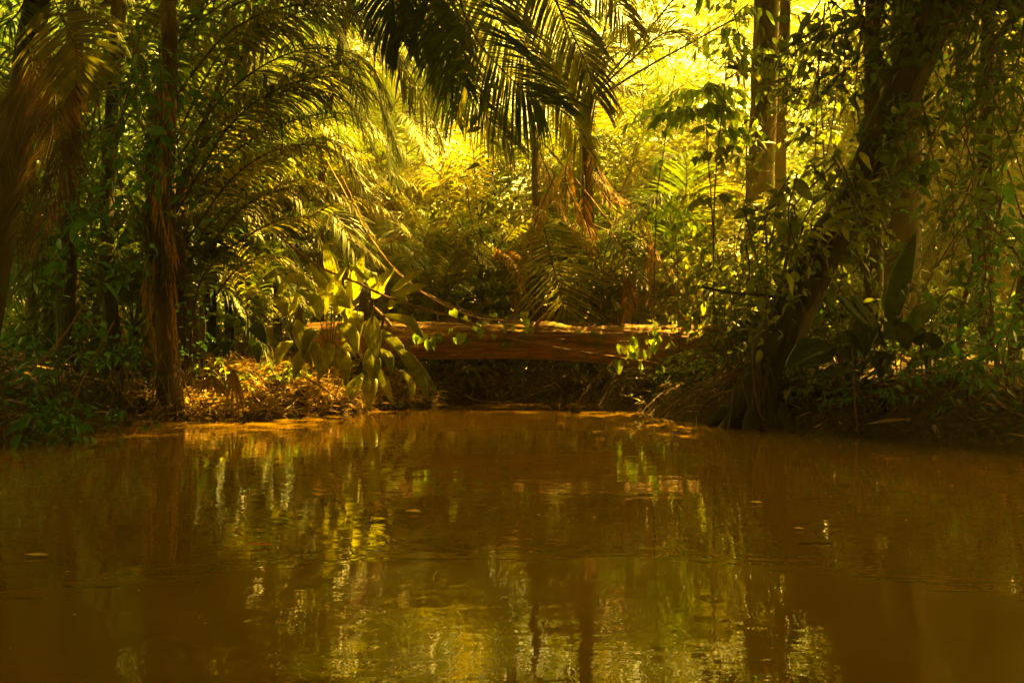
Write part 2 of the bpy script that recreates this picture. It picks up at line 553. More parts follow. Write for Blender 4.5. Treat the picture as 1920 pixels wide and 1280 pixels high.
for k, (u_, l_, az_) in enumerate([(.20, .35, -.4), (.52, .22, .3), (.86, .30, -.2)]):
    c0 = A0 + (A1 - A0) * u_
    mb = MB()
    tube(mb, curve([c0 + [0, -.15, .2], c0 + [az_ * .2, -.28, .42], c0 + [az_, -.3, .42 + l_]], 8), [.07, .045, .025], 8, 2, .3, k)
    obj('branch_stub', mb.mesh('branch_stub', True), M_log, lg)
for k in range(16):
    g = R(50 + k)
    x0 = .1 + .75 * g.rand()
    c0 = A0 + (A1 - A0) * x0
    ang_ = g.uniform(.2, 1.3)
    p0 = c0 + [0, -.42 * math.sin(ang_), .42 * math.cos(ang_)]
    mb = MB()
    pts = curve([p0, p0 + [.3 * g.randn(), -.05, .0], p0 + [g.uniform(.5, 1.3), -.03, -.12 * g.rand()]], 10)
    pts[:, 1] -= .02
    tube(mb, pts, [.018, .014, .005], 5)
    obj('bark_strip', mb.mesh('bark_strip'), M_vine, lg)

# ------------------------------------------------------------------ leaf meshes shared by the copies
def leafmesh(tpl, name, mat, tint=.5):
    mb = MB()
    mb.add(tpl[0], tpl[1] if len(tpl[1]) else None, tpl[2] if len(tpl[2]) else None, tint)
    me = mb.mesh(name)
    me.materials.append(mat)
    return me


def leafset(mat, widths=(.36, .46, .54), heart=False, n=4):
    out = []
    for k in range(n):
        tp = leaf_heart(.8 + .1 * k) if heart else leaf_ovate(widths[k % len(widths)], .12 + .05 * (k % 2), .10 + .10 * k, .012, k)
        out.append(leafmesh(tp, 'leaf', mat, k / (n - 1)))
    return out


LS_green, LS_leaf, LS_dark = leafset(M_green), leafset(M_leaf), leafset(M_dark)
LS_bright = leafset(M_bright, (.34, .40, .44))
LS_vine = leafset(M_bright, heart=True, n=3) + leafset(M_leaf, heart=True, n=3)
LS_dry = leafset(M_litter, (.3, .4, .5))
T_S = leaf_simple()
T_O = leaf_ovate(.44, .14, .2)
T_W = leaf_ovate(.28, .2, .3)


def leaf_frames(d, g, spread=.5, upz=1.0):
    n = len(d)
    d = nz(d + g.randn(n, 3) * spread)
    nn = nz(np.array([0, 0, upz]) + g.randn(n, 3) * .45)
    return frames(d, nn)


def shrub(name, label, cat, base, height, spread, nb, lpb, ls, mat, size, nobj=200, seed=0, group=None, lean=(0, 0), droop=.5,
          start=.35, stemr=.012, stemmat=None, up=.9, tplw=T_O, wood='stem', flat=1.0):
    """stems that arch out of one base, leaves set alternately along them; the nobj nearest leaves are parts"""
    g = R(seed)
    th_ = thing(name, label, cat, base, group)
    mb = MB()
    Pos, Dir, Sz = [], [], []
    base = np.asarray(base, float)
    for b in range(nb):
        a = g.rand() * 6.283
        rad_ = spread * math.sqrt(g.rand()) * 1.0
        h = height * (.35 + .65 * g.rand()) * (1 - .3 * (rad_ / spread) ** 2)
        end = base + [math.cos(a) * rad_ + lean[0], (math.sin(a) * rad_) * flat + lean[1], h]
        midp = base + (end - base) * [.35, .35, .62] + g.randn(3) * .05 * height
        tipd = nz(np.array([math.cos(a), math.sin(a), -.6]))
        end2 = end + tipd * spread * .35
        C = curve([base + g.randn(3) * [.04, .04, 0], midp, end, end2], 16)
        tube(mb, C, [stemr, stemr * .7, stemr * .25], 5)
        u = np.linspace(start, 1, lpb) + g.randn(lpb) * .02
        u = np.clip(u, 0, 1)
        Tn = nz(np.gradient(C, axis=0))
        s = np.linspace(0, 1, 16)
        pp = np.stack([np.interp(u, s, C[:, k]) for k in range(3)], 1)
        tt_ = nz(np.stack([np.interp(u, s, Tn[:, k]) for k in range(3)], 1))
        side = nz(np.cross(tt_, [0, 0, 1.0])) * np.where(np.arange(lpb) % 2, 1, -1)[:, None]
        Pos.append(pp + side * .01)
        Dir.append(nz(side * .9 + tt_ * .6 + np.array([0, 0, -droop])))
        Sz.append((size * np.exp(.3 * g.randn(lpb))).clip(.5 * size, 1.9 * size) * (1 - .3 * u))
    obj(wood, mb.mesh(wood, True), stemmat or M_bark, th_)
    Pos, Dir, Sz = np.concatenate(Pos), np.concatenate(Dir), np.concatenate(Sz)
    M = leaf_frames(Dir, g, .3, up)
    order = np.argsort(Pos[:, 1])
    a, b = order[:nobj], order[nobj:]
    leaf_objs(th_, 'leaf', ls, M[a], Pos[a], Sz[a])
    if len(b):
        mb = MB()
        scatter(mb, tplw, M[b], Pos[b], Sz[b], g.rand(len(b)))
        obj('foliage', mb.mesh('foliage'), mat, th_, kind='stuff')
    return th_


def clumps(g, centers, cr, per, size, flat=.6, down=.4, out_c=None):
    n = len(centers)
    c = np.repeat(centers, per, 0)
    off = g.randn(n * per, 3) * cr
    off[:, 2] *= flat
    pos = c + off
    d = nz(off + np.array([0, 0, -down]) * cr + g.randn(len(pos), 3) * cr * .5)
    nn = nz(np.array([0, 0, 1.0]) + g.randn(len(pos), 3) * .5)
    return pos, frames(d, nn), size * (1 + .3 * g.randn(len(pos))).clip(.4, 1.8)


def tree(name, label, trunk_pts, radii, crown_c, crown_r, nclump, per, lsize, mat, bark, seed=0, group=None, nobj=0, ls=None,
         cr=.5, sides=12, rough=.12, limbs=8, down=.5, tpl=T_S, cat='tree'):
    g = R(seed)
    b = np.asarray(trunk_pts[0], float).copy()
    t_ = thing(name, label, cat, b, group)
    mb = MB()
    C = curve(trunk_pts, 26)
    tube(mb, C, radii, sides, 2.0, rough, seed)
    crown_c = np.asarray(crown_c, float)
    v = nz(g.randn(nclump, 3)) * (g.rand(nclump, 1) ** .42)
    cc = crown_c + v * np.asarray(crown_r)
    top = C[-1]
    for k in range(min(limbs, nclump)):
        s0 = C[int(26 * g.uniform(.6, .98))]
        e = cc[k]
        tube(mb, curve([s0, (s0 + e) / 2 + g.randn(3) * .3, e], 8), [radii[-1] * .7, radii[-1] * .4, .015], 5)
    obj('trunk', mb.mesh('trunk', True), bark, t_)
    pos, M, sz = clumps(g, cc, cr, per, lsize, down=down)
    if nobj:
        scr = np.stack([pos[:, 0] / np.maximum(pos[:, 1], 1), (pos[:, 2] - H) / np.maximum(pos[:, 1], 1)], 1)
        inv = (np.abs(scr[:, 0]) < .69) & (scr[:, 1] < .47) & (scr[:, 1] > -.4)
        order = np.argsort(np.where(inv, pos[:, 1], 1e3))
        a, bb = order[:nobj], order[nobj:]
        leaf_objs(t_, 'leaf', ls, M[a], pos[a], sz[a])
    else:
        bb = np.arange(len(pos))
    mb = MB()
    scatter(mb, tpl, M[bb], pos[bb], sz[bb], g.rand(len(bb)))
    obj('crown', mb.mesh('crown'), mat, t_)
    return t_


def holes(px, py):
    h = np.zeros(len(px))
    for hx, hy, rx, ry, a in ((1170, 40, 62, 52, .98), (1215, 80, 170, 130, .62), (1418, 200, 42, 75, .97), (1575, 85, 70, 50, .96), (1600, -10, 60, 40, .9), (1330, 120, 70, 60, .75),
                              (965, 335, 62, 58, .98), (815, 285, 48, 72, .98), (990, 205, 60, 50, .95), (610, 15, 100, 45, .95), (365, 155, 34, 42, .95),
                              (1760, 250, 30, 50, .6), (1860, 265, 24, 26, .95), (1600, 620, 60, 50, .4), (720, 120, 40, 40, .8), (880, 240, 35, 30, .9)):
        h = np.maximum(h, a * np.exp(-((px - hx) / rx) ** 4 - ((py - hy) / ry) ** 4))
    return h


# ------------------------------------------------------------------ far forest, undergrowth (masses nobody could count)
g = R(11)
nC = 1900
cyy = g.uniform(42, 62, nC)
pxx = g.uniform(-250, 2170, nC)
pyy = g.uniform(-160, 640, nC)
keep = g.rand(nC) > holes(pxx, pyy)
cen = np.stack([(pxx - 960) * cyy / F, cyy, np.maximum(H - (pyy - HY) * cyy / F, 1.5)], 1)[keep]
pos, M, sz = clumps(g, cen, 1.0, 48, .55)
pos[:, 2] = np.maximum(pos[:, 2], .8)
mb = MB(); scatter(mb, T_S, M, pos, sz, g.rand(len(pos)))
obj('far_forest', mb.mesh('far_forest'), M_far, kind='stuff', label='hazy wall of far forest foliage')

g = R(12)
nC = 2300
cx = g.uniform(-26, 26, nC); cyy = 18.6 + 26 * g.rand(nC) ** 1.2
cz = ground_z(cx, cyy) + np.abs(g.randn(nC)) * (.35 + .035 * (cyy - 18)) + .1
cz = np.where((np.abs(cx - .5) < 2.6) & (cyy < 20.5), np.minimum(cz, 1.3), cz)
pos, M, sz = clumps(g, np.stack([cx, cyy, cz], 1), .33, 36, .17, flat=.8)
gz = ground_z(pos[:, 0], pos[:, 1])
ok = pos[:, 2] > gz
mb = MB(); scatter(mb, T_S, M[ok], pos[ok], sz[ok], g.rand(ok.sum()))
obj('undergrowth', mb.mesh('undergrowth'), M_leaf, kind='stuff', label='low leafy undergrowth covering the forest floor')

# middle layer of mixed foliage behind the creek, thinner where the light comes in
g = R(21)
nC = 3600
pxx = g.uniform(-80, 2000, nC)
cyy = np.where((pxx > 330) & (pxx < 1500), g.uniform(27, 42, nC), g.uniform(20.5, 38, nC))
cx = (pxx - 960) * cyy / F
pyy = g.uniform(-60, 600, nC)
cz = H - (pyy - HY) * cyy / F
hole = holes(pxx, pyy)
keep = g.rand(nC) > np.maximum(hole, .25)
pos, M, sz = clumps(g, np.stack([cx, cyy, np.maximum(cz, 1.5)], 1)[keep], .55, 40, .28, flat=.7)
mb = MB(); scatter(mb, T_S, M, pos, sz, g.rand(len(pos)))
obj('forest_foliage', mb.mesh('forest_foliage'), M_far, kind='stuff', label='mixed tangle of forest foliage behind the creek')

g = R(25)
nC = 1350
pxx = np.concatenate([g.uniform(640, 1400, 620), g.uniform(1560, 2000, 730)]); pyy = np.concatenate([g.uniform(250, 610, 620), g.uniform(-40, 580, 730)]); cyy = np.concatenate([g.uniform(21.5, 27, 620), g.uniform(18.5, 25, 730)])
k = g.rand(nC) > .9 * holes(pxx, pyy)
pos, M, sz = clumps(g, np.stack([(pxx - 960) * cyy / F, cyy, H - (pyy - HY) * cyy / F], 1)[k], .42, 40, .24, flat=.7)
mb = MB(); scatter(mb, T_O, M, pos, sz, g.rand(len(pos)))
obj('thicket_foliage', mb.mesh('thicket_foliage'), M_leaf, kind='stuff', label='tangled leafy thicket just behind the log')

# the forest goes on along both sides of the creek and closes it off upstream, behind the viewer
g = R(22)
nC = 1500
a = g.uniform(-math.pi, 0, nC)
rd = g.uniform(11, 19, nC)
cen = np.stack([np.cos(a) * rd, np.sin(a) * rd * 1.3 + 6, 17 * g.rand(nC) + .5], 1)
pos, M, sz = clumps(g, cen, .9, 30, .6)
mb = MB(); scatter(mb, T_S, M, pos, sz, g.rand(len(pos)))
obj('creekside_forest', mb.mesh('creekside_forest'), M_far, kind='stuff', label='forest foliage lining the creek on either side')

# leaf canopy added out of view above the creek, shaped to shade water and banks
g = R(23)
nC = 9500
cx = g.uniform(-16, 18, nC); cyy = g.uniform(-10, 22, nC)
cz = g.uniform(11.2, 15.5, nC)
gapr = np.hypot(cx - (-5.3 + (cz - 4.9) * .505), cyy - (9.1 + (cz - 4.9) * .523)) > 2.1  # gap left so sun reaches the corner frond
k = gapr & ((cyy < 17.9 - 1.9 * (np.abs(cx - .8) < 2.4) - .25 * np.maximum(0, cx - 2)) | ((cx > 4.3) & (cx < 8) & (cz > 12.5) & (cyy < 20.6 + .5 * (cz - 12.5)))) | (gapr & (cz > 14) & (cyy < 17))  # edges set to shade the water yet leave the left bank and log sunlit
pos, M, sz = clumps(g, np.stack([cx, cyy, cz], 1)[k], .6, 44, .34, flat=.5)
mb = MB(); scatter(mb, T_S, M, pos, sz * 1.25, g.rand(len(pos)))
obj('canopy_shade', mb.mesh('canopy_shade'), M_dark, kind='stuff', label='unseen leaf canopy added to shade the creek and its banks')

# herbs along both near banks
g = R(13)
nC = 1500
cx = g.uniform(-20, 20, nC * 4); cyy = g.uniform(8.2, 19.5, nC * 4)
sd = sdist(cx, cyy)
lit_bank = (cx > -6.0) & (cx < -1.9) & (cyy < 16.6)
okc = (sd > .25) & ~(lit_bank & (g.rand(nC * 4) > .10)) & ~((np.abs(cx) < 2) & (cyy < 18.3)) & (g.rand(nC * 4) < .5)
cx, cyy = cx[okc][:nC], cyy[okc][:nC]
cz = ground_z(cx, cyy) + np.abs(g.randn(len(cx))) * .22 + .05
pos, M, sz = clumps(g, np.stack([cx, cyy, cz], 1), .2, 16, .12, flat=.8)
ok = pos[:, 2] > ground_z(pos[:, 0], pos[:, 1])
mb = MB(); scatter(mb, T_O, M[ok], pos[ok], sz[ok], g.rand(ok.sum()))
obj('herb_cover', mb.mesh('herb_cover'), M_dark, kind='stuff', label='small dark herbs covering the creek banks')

# dry leaf litter on the banks, thick on the sunlit left one
g = R(14)
n1, n2 = 7500, 9000
x = np.concatenate([g.uniform(-6.6, -1.6, n1), g.uniform(-14, 14, n2)])
y = np.concatenate([g.uniform(13, 18, n1), g.uniform(8, 22, n2)])
k = (sdist(x, y) > .03) & ~((np.abs(x - .6) < 2.3) & (y > 16.6) & (y < 20) & (g.rand(len(x)) < .85))
x, y = x[k], y[k]
pos = np.stack([x, y, ground_z(x, y) + .015 + .10 * g.rand(len(x)) ** 2], 1)
d = g.randn(len(x), 3) * [1, 1, .45]
M = frames(nz(d), nz(np.array([0, 0, 1.0]) + g.randn(len(x), 3) * .7))
h = len(x) // 2
o_ = g.permutation(len(x))
mb = MB()
scatter(mb, leaf_ovate(.40, .25, .3), M[o_[:h]], pos[o_[:h]], .09 * (1 + .5 * g.randn(h)).clip(.4, 2.4), g.rand(h))
scatter(mb, leaf_ovate(.10, .2, .25), M[o_[h:]], pos[o_[h:]], .30 * (1 + .4 * g.randn(len(x) - h)).clip(.3, 2), g.rand(len(x) - h))
for k in range(700):
    i = g.randint(len(x))
    a = g.rand() * 6.28
    l = g.uniform(.12, .55)
    p0 = pos[i] + [0, 0, .02]
    p1 = p0 + [math.cos(a) * l, math.sin(a) * l, g.uniform(-.02, .12)]
    p1[2] = max(p1[2], float(ground_z(p1[0], p1[1])) + .02)
    tube(mb, curve([p0, (p0 + p1) / 2 + g.randn(3) * .02, p1], 4), [.007, .003], 4)
obj('leaf_litter', mb.mesh('leaf_litter'), M_litter, kind='stuff', label='golden dry leaf litter and twigs strewn over the banks')

# golden dry grass spilling down the sunlit left bank
g = R(24)
n = 2600
x = np.concatenate([g.uniform(-6.4, -1.6, n), g.uniform(2.6, 5, 500)]); y = np.concatenate([g.uniform(13.2, 17, n), g.uniform(12, 16.5, 500)])
k = (sdist(x, y) > 0) & (np.sin(x * 3.3 + 1) + np.sin(y * 4.1 + x) + g.randn(len(x)) * .5 > -.2); x, y = x[k], y[k]
pos = np.stack([x, y, ground_z(x, y)], 1)
a = g.rand(len(x)) * 6.28
d = np.stack([np.cos(a) * .8, np.sin(a) * .8 - .5, g.uniform(.1, 1.1, len(x))], 1)
M = frames(nz(d), nz(np.array([0, 0, 1.0]) + g.randn(len(x), 3) * .4))
mb = MB(); scatter(mb, leaf_ovate(.045, .2, .75), M, pos, g.uniform(.2, .55, len(x)), g.rand(len(x)))
obj('dry_grass', mb.mesh('dry_grass'), M_straw, kind='stuff', label='golden dry grass spilling down the creek banks')

# ------------------------------------------------------------------ palms
def gfrond(seed, L=3.2, lift=.9, mat=M_palm, droop=1.0, n=56, ll=.95, w=.05, dead=False):
    """one generic palm frond growing from the origin towards +X"""
    g = R(seed)
    mb = MB()
    if dead:
        c = [(0, 0, 0), (.35, 0, -.1), (.6, .05, -L * .45), (.65, .0, -L * .85)]
        frond(mb, c, n, ll * .8, .2, w * .6, 40, .8, 0, (1, 0, .2), seed, .25, 3, .018)
    else:
        c = [(0, 0, 0), (L * .28, 0, L * .30 * lift), (L * .62, .05 * g.randn(), L * .36 * lift), (L * .92, .1 * g.randn(), L * (.36 * lift - .32 * droop))]
        frond(mb, c, n, ll, .16, w, 62, .38, .18, (0, 0, 1), seed, .05, 3, .02)
    me = mb.mesh('frond')
    me.materials.append(mat)
    return me


GF = [gfrond(200 + k, 3.3, .6 + .25 * k, M_palm, 1.1) for k in range(4)]
GFL = [gfrond(230 + k, 3.0, .5 + .3 * k, M_palmlit, 1.1) for k in range(3)]
GD = [gfrond(220 + k, 2.4, mat=M_deadfr, dead=True) for k in range(2)]


def palm(name, label, base, h, scale=1.0, nf=11, nd=2, seed=0, group=None, sets=None, lean=(0, 0), rad=.10, skirt=0, amin=0, amax=6.283):
    g = R(seed)
    base = np.asarray(base, float)
    t_ = thing(name, label, 'palm', base, group)
    top = base + [lean[0], lean[1], h]
    if h > .4:
        mb = MB()
        tube(mb, curve([base - [0, 0, .2], (base + top) / 2 + [lean[0] * .2, 0, 0], top], 14), [rad * 1.35, rad, rad * .9], 9, 2, .1, seed)
        obj('trunk', mb.mesh('trunk', True), M_palmbark, t_)
    fs = sets or GF
    for k in range(nf + nd):
        me = fs[g.randint(len(fs))] if k < nf else GD[g.randint(2)]
        o = bpy.data.objects.new('frond', me)
        az = amin + (amax - amin) * ((k / max(nf, 1)) % 1) + g.randn() * .25
        tilt = g.uniform(-.75, .45) if k < nf else 0
        o.parent = t_
        m = Matrix.Rotation(az, 4, 'Z') @ Matrix.Rotation(tilt, 4, 'Y') @ Matrix.Rotation(g.randn() * .25, 4, 'X') @ Matrix.Scale(scale * g.uniform(.8, 1.15), 4)
        m.translation = Vector((top - base).tolist())
        o.matrix_local = m
        COL.objects.link(o)
    return t_


def on_ground(px, d, dz=0.0):
    x = (px - 960) * d / F
    return np.array([x, d, float(ground_z(x, d)) + dz])


LM = [(0, 'behind the corner palm'), (120, 'behind the far left shade trunk'), (220, 'behind the skirted palm'), (340, 'behind the arching palm stems'), (440, 'behind the dim broad-leaved plant'),
      (530, 'behind the bright curling broad-leaved plant'), (620, 'behind the large clump at the left log end'), (740, 'above where the sagging vine meets the log'), (830, 'above the creeper leaves on the log'),
      (930, 'behind the slim backlit palm trunk'), (1040, 'behind the comb-like hanging frond'), (1100, 'behind the orange dead fronds'), (1200, 'behind the sapling with a fresh green tuft'),
      (1290, 'behind the right log end'), (1400, 'behind the pale mossy trunk'), (1520, 'behind the bend of the leaning trunk'), (1640, 'behind the straight thin trunk'), (1740, 'behind the paddle-shaped leaf'), (1830, 'behind the trunk near the right edge')]
USED = {}


def place_label(px, h, d, kind='palm'):
    w = [q for x, q in LM if px >= x or x == 0][-1]
    sz = 'stemless' if h < .9 else 'short' if h < 2.1 else 'middling' if h < 3.7 else 'tall' if h < 6 else 'very tall' if h < 12 else 'towering'
    l = f'{sz} arching {kind} {w}' if kind == 'palm' else f'{sz} leafy {kind} {w}'
    n = USED.get(l, 0)
    USED[l] = n + 1
    return l if n == 0 else l + ', ' + ['standing farther back', 'the most hidden of them', 'the one crowded by its neighbours'][min(n, 3) - 1]


# background palms (trunks hidden or hazy)
BP = 'palms growing in the hazy thicket behind the log'
BPL = 'arching green palm standing in the hazy thicket behind the log'
for k, (px, d, h, s) in enumerate([(640, 24, 4.6, 1.15), (760, 26, 3.2, 1.1), (830, 22, 1.6, .95), 
                                   (1180, 27, 4.5, 1.1), (1290, 24, 2.4, .95), (680, 20, 2.2, .9), (760, 20.5, .8, .8), (880, 20, .5, .75), (1200, 22, 2.6, .9), (1050, 25, 4.0, 1.0), (1180, 20.5, .6, .8), (1340, 28, 6, 1.2), (600, 22, 3.6, 1.1), (820, 19.5, 1.6, 1.0), (1000, 20.5, 1.5, 1.0), (1130, 19.6, 1.6, .9), (1260, 20, 2.4, 1.1), (700, 22, 4.6, 1.3), (900, 23, 4.2, 1.2), (1180, 24, 6.2, 1.2), (560, 19, 3.0, 1.1), (1240, 31, 8.5, 1.2), (720, 32, 9.0, 1.3), (1120, 23, .8, .8)]):
    palm('background_palm', place_label(px, h, d), on_ground(px, d), h, s, 11, 2, 300 + k, BP, sets=GF + GFL)
BP = 'palms growing deep in the forest right of the leaning tree'
BPL = 'understory palm deep in the sunlit forest right of the leaning tree'
for k, (px, d, h, s) in enumerate([(1560, 22, 1.2, .8), (1680, 25, 1.6, .9), (1780, 21, .9, .7), (1850, 28, 3.5, 1), (1480, 30, 4, 1.1), (1640, 34, 6.5, 1.2)]):
    palm('background_palm', place_label(px, h, d), on_ground(px, d), h, s, 10, 1, 340 + k, BP, sets=GF + GFL)
BP = 'palms growing deep in the shade behind the left bank'
BPL = 'dark palm deep in the shade behind the left bank'
for k, (px, d, h, s) in enumerate([(60, 17, 4.5, 1.1), (180, 19, 1.2, 1.3), (300, 18, 2.0, 1.3), (430, 20, 4.2, 1.4), (520, 19, 2.0, 1.2), (250, 16, .8, 1.0), (90, 16, 1.5, 1.2), (470, 18, 1.0, 1.1), (350, 21, 5.5, 1.4), (560, 27, 9.0, 1.4), (380, 28, 9.5, 1.5)]):
    palm('background_palm', place_label(px, h, d), on_ground(px, d), h, s, 12, 2, 360 + k, BP)


def pf(parent, cps, mat, d=None, name='frond', label=None, **kw):
    """a frond of its own drawn through photo points (px, py, distance)"""
    mb = MB()
    frond(mb, [P(*c) for c in cps], **kw)
    return obj(name, mb.mesh(name), mat, parent, label=label)


# big arching palm left of centre
b = on_ground(330, 15.2)
t_ = thing('arching_palm', 'tall clump palm with long arching fronds above the sunlit left bank', 'palm', b)
mb = MB()
for k, (ex, ey) in enumerate([(430, 100), (330, 60), (390, 240), (300, 200), (250, 60)]):
    tube(mb, curve([b + [.12 * k - .2, .1 * k, -.1], P(318 + 4 * k, 430, 15.2), P(ex, ey, 14.8)], 16), [.11, .075, .04], 7, 2, .1, k)
obj('stem', mb.mesh('stem', True), M_palmbark, t_, kind=None)
K = dict(n=84, L=1.2, w=.042, grav=.55, vee=.05, segs=4)
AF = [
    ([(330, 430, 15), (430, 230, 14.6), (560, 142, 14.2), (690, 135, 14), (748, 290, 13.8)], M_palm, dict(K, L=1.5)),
    ([(340, 60, 15), (520, -40, 14), (690, 50, 13.6), (775, 150, 13.0), (822, 262, 12.8)], M_palmsun, dict(K, L=1.45)),
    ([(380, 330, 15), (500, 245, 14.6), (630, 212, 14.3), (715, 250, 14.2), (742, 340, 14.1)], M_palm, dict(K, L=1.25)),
    ([(330, 372, 14.2), (420, 326, 13.8), (510, 318, 13.5), (592, 400, 13.3)], M_palmsun, dict(K, n=48, L=.6)),
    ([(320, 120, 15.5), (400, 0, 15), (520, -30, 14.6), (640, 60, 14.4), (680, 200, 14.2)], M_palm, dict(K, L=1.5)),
    ([(420, 470, 14.8), (520, 415, 14.2), (620, 415, 13.9), (722, 500, 13.6)], M_palmsun, dict(K, n=56, L=.62, grav=.35)),
    ([(560, 420, 16), (650, 372, 15.2), (720, 390, 15.0), (782, 452, 14.8)], M_palmsun, dict(K, n=44, L=.55)),
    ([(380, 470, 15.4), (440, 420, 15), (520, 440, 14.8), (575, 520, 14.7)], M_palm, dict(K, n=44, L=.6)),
    ([(420, 420, 15.8), (520, 350, 14.6), (600, 340, 14.4), (668, 400, 14.2)], M_palmsun, dict(K, n=46, L=.6)),
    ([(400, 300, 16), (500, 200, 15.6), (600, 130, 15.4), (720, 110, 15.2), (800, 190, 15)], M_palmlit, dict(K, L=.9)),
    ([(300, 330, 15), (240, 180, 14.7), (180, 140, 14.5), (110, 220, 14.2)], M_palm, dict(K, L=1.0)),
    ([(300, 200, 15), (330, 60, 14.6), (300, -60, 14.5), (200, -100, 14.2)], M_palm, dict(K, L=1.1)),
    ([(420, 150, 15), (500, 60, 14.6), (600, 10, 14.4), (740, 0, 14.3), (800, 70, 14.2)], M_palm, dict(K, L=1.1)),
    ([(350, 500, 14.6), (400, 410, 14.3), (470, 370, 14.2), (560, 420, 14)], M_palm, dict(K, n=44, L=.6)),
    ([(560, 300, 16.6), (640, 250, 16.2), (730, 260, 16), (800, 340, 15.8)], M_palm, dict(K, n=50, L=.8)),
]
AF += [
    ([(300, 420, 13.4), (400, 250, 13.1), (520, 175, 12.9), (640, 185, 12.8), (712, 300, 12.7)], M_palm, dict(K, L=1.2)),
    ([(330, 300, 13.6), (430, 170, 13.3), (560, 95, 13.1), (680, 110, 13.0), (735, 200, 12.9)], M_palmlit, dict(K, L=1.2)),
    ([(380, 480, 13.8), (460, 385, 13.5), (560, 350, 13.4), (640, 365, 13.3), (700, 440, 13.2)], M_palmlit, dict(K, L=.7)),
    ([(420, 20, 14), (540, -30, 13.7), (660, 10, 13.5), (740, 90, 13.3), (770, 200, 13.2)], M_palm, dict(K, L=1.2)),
    ([(330, 260, 14), (400, 120, 13.7), (460, 60, 13.5), (540, 50, 13.4), (600, 130, 13.3)], M_palmsun, dict(K, L=.9)),
    ([(400, 560, 14.4), (450, 500, 14.1), (520, 480, 14.0), (590, 530, 13.9)], M_palmsun, dict(K, L=.5, n=50)),
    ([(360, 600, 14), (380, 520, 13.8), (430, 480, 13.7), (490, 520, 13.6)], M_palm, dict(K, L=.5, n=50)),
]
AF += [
    ([(330, 400, 13.0), (440, 225, 12.7), (570, 150, 12.5), (690, 165, 12.4), (752, 300, 12.3)], M_palmsun, dict(K, L=1.05, w=.05, n=70)),
    ([(350, 450, 13.0), (440, 330, 12.7), (540, 275, 12.5), (640, 290, 12.4), (700, 390, 12.3)], M_palmsun, dict(K, L=.85, w=.048, n=66)),
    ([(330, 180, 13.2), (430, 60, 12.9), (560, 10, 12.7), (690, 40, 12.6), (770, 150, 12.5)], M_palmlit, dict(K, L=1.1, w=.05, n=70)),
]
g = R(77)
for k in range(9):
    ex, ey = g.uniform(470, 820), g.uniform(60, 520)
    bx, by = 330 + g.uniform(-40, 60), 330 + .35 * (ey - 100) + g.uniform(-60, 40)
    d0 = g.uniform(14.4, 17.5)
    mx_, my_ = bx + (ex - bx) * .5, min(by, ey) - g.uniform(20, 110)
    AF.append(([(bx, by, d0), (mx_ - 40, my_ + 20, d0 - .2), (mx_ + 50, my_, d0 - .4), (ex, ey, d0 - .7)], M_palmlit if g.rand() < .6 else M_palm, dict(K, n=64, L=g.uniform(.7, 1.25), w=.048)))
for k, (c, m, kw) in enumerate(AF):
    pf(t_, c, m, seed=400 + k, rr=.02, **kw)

# palm with fibrous trunk and old brown skirt
b = on_ground(322, 13.6)
t_ = thing('skirted_palm', 'palm trunk wrapped in a hanging brown skirt of dead fibres on left bank', 'palm', b)
mb = MB()
tube(mb, curve([b - [0, 0, .1], P(305, 560, 13.6), P(300, 380, 13.6), P(318, 120, 13.7), P(310, -80, 13.8)], 30), [.24, .20, .16, .14, .13], 12, 2, .14, 5)
obj('trunk', mb.mesh('trunk', True), M_palmbark, t_)
for k in range(14):
    g = R(440 + k)
    top = P(300 + g.randn() * 12, g.uniform(120, 470), 13.4 + g.rand() * .2)
    l = g.uniform(1.2, 2.6)
    mb = MB()
    frond(mb, [top, top + [g.uniform(-.2, .25), -.12, -l * .4], top + [g.uniform(-.28, .3), -.16, -l]], n=26, L=.55, t0=.05, w=.03, ang=22, grav=.8, vee=.0, up=(0, -1, .1), seed=k, rag=.2, rr=.012)
    obj('dead_frond', mb.mesh('dead_frond'), M_deadfr if k % 2 else M_brownfr, t_)
for k in range(9):
    az = g.uniform(0, 6.28)
    o = bpy.data.objects.new('frond', GF[k % 4]); o.parent = t_
    m = Matrix.Rotation(az, 4, 'Z') @ Matrix.Rotation(g.uniform(-.5, .3), 4, 'Y') @ Matrix.Scale(1.2, 4)
    m.translation = Vector((P(310, -80, 13.8) - b).tolist()); o.matrix_local = m; COL.objects.link(o)

# near palm at the top left corner
b = on_ground(-60, 10.4)
t_ = thing('corner_palm', 'dark palm at far left with one sunlit drooping frond', 'palm', b)
mb = MB()
tube(mb, curve([b, P(20, 300, 10.0), P(60, 60, 9.9), P(80, -60, 9.8)], 22), [.20, .17, .15, .12], 12, 2, .2, 6)
obj('trunk', mb.mesh('trunk', True), M_barkdk, t_)
K = dict(n=34, L=.85, w=.062, grav=.45, vee=.0, segs=4)
pf(t_, [(80, -60, 9.8), (110, 20, 9.4), (140, 85, 9.1), (146, 150, 9.0)], M_palmlit, seed=450, up=(.1, -1, .25), ang=80, label='sunlit drooping frond with yellow tips', n=34, L=.82, w=.062, grav=.22, vee=.0, segs=4, t0=.25, tip=.5)
pf(t_, [(80, -60, 9.8), (150, -10, 9.6), (200, 30, 9.5), (236, 90, 9.5)], M_palm, seed=451, **dict(K, w=.03, L=.5))
pf(t_, [(80, -60, 9.8), (40, -40, 9.4), (-10, -30, 9.2), (-80, 0, 9)], M_palmlit, seed=452, **dict(K, L=.55, w=.045))
pf(t_, [(80, -60, 9.8), (120, -60, 9.4), (180, -50, 9.2), (240, -10, 9)], M_palm, seed=453, **dict(K, L=.55, w=.04))
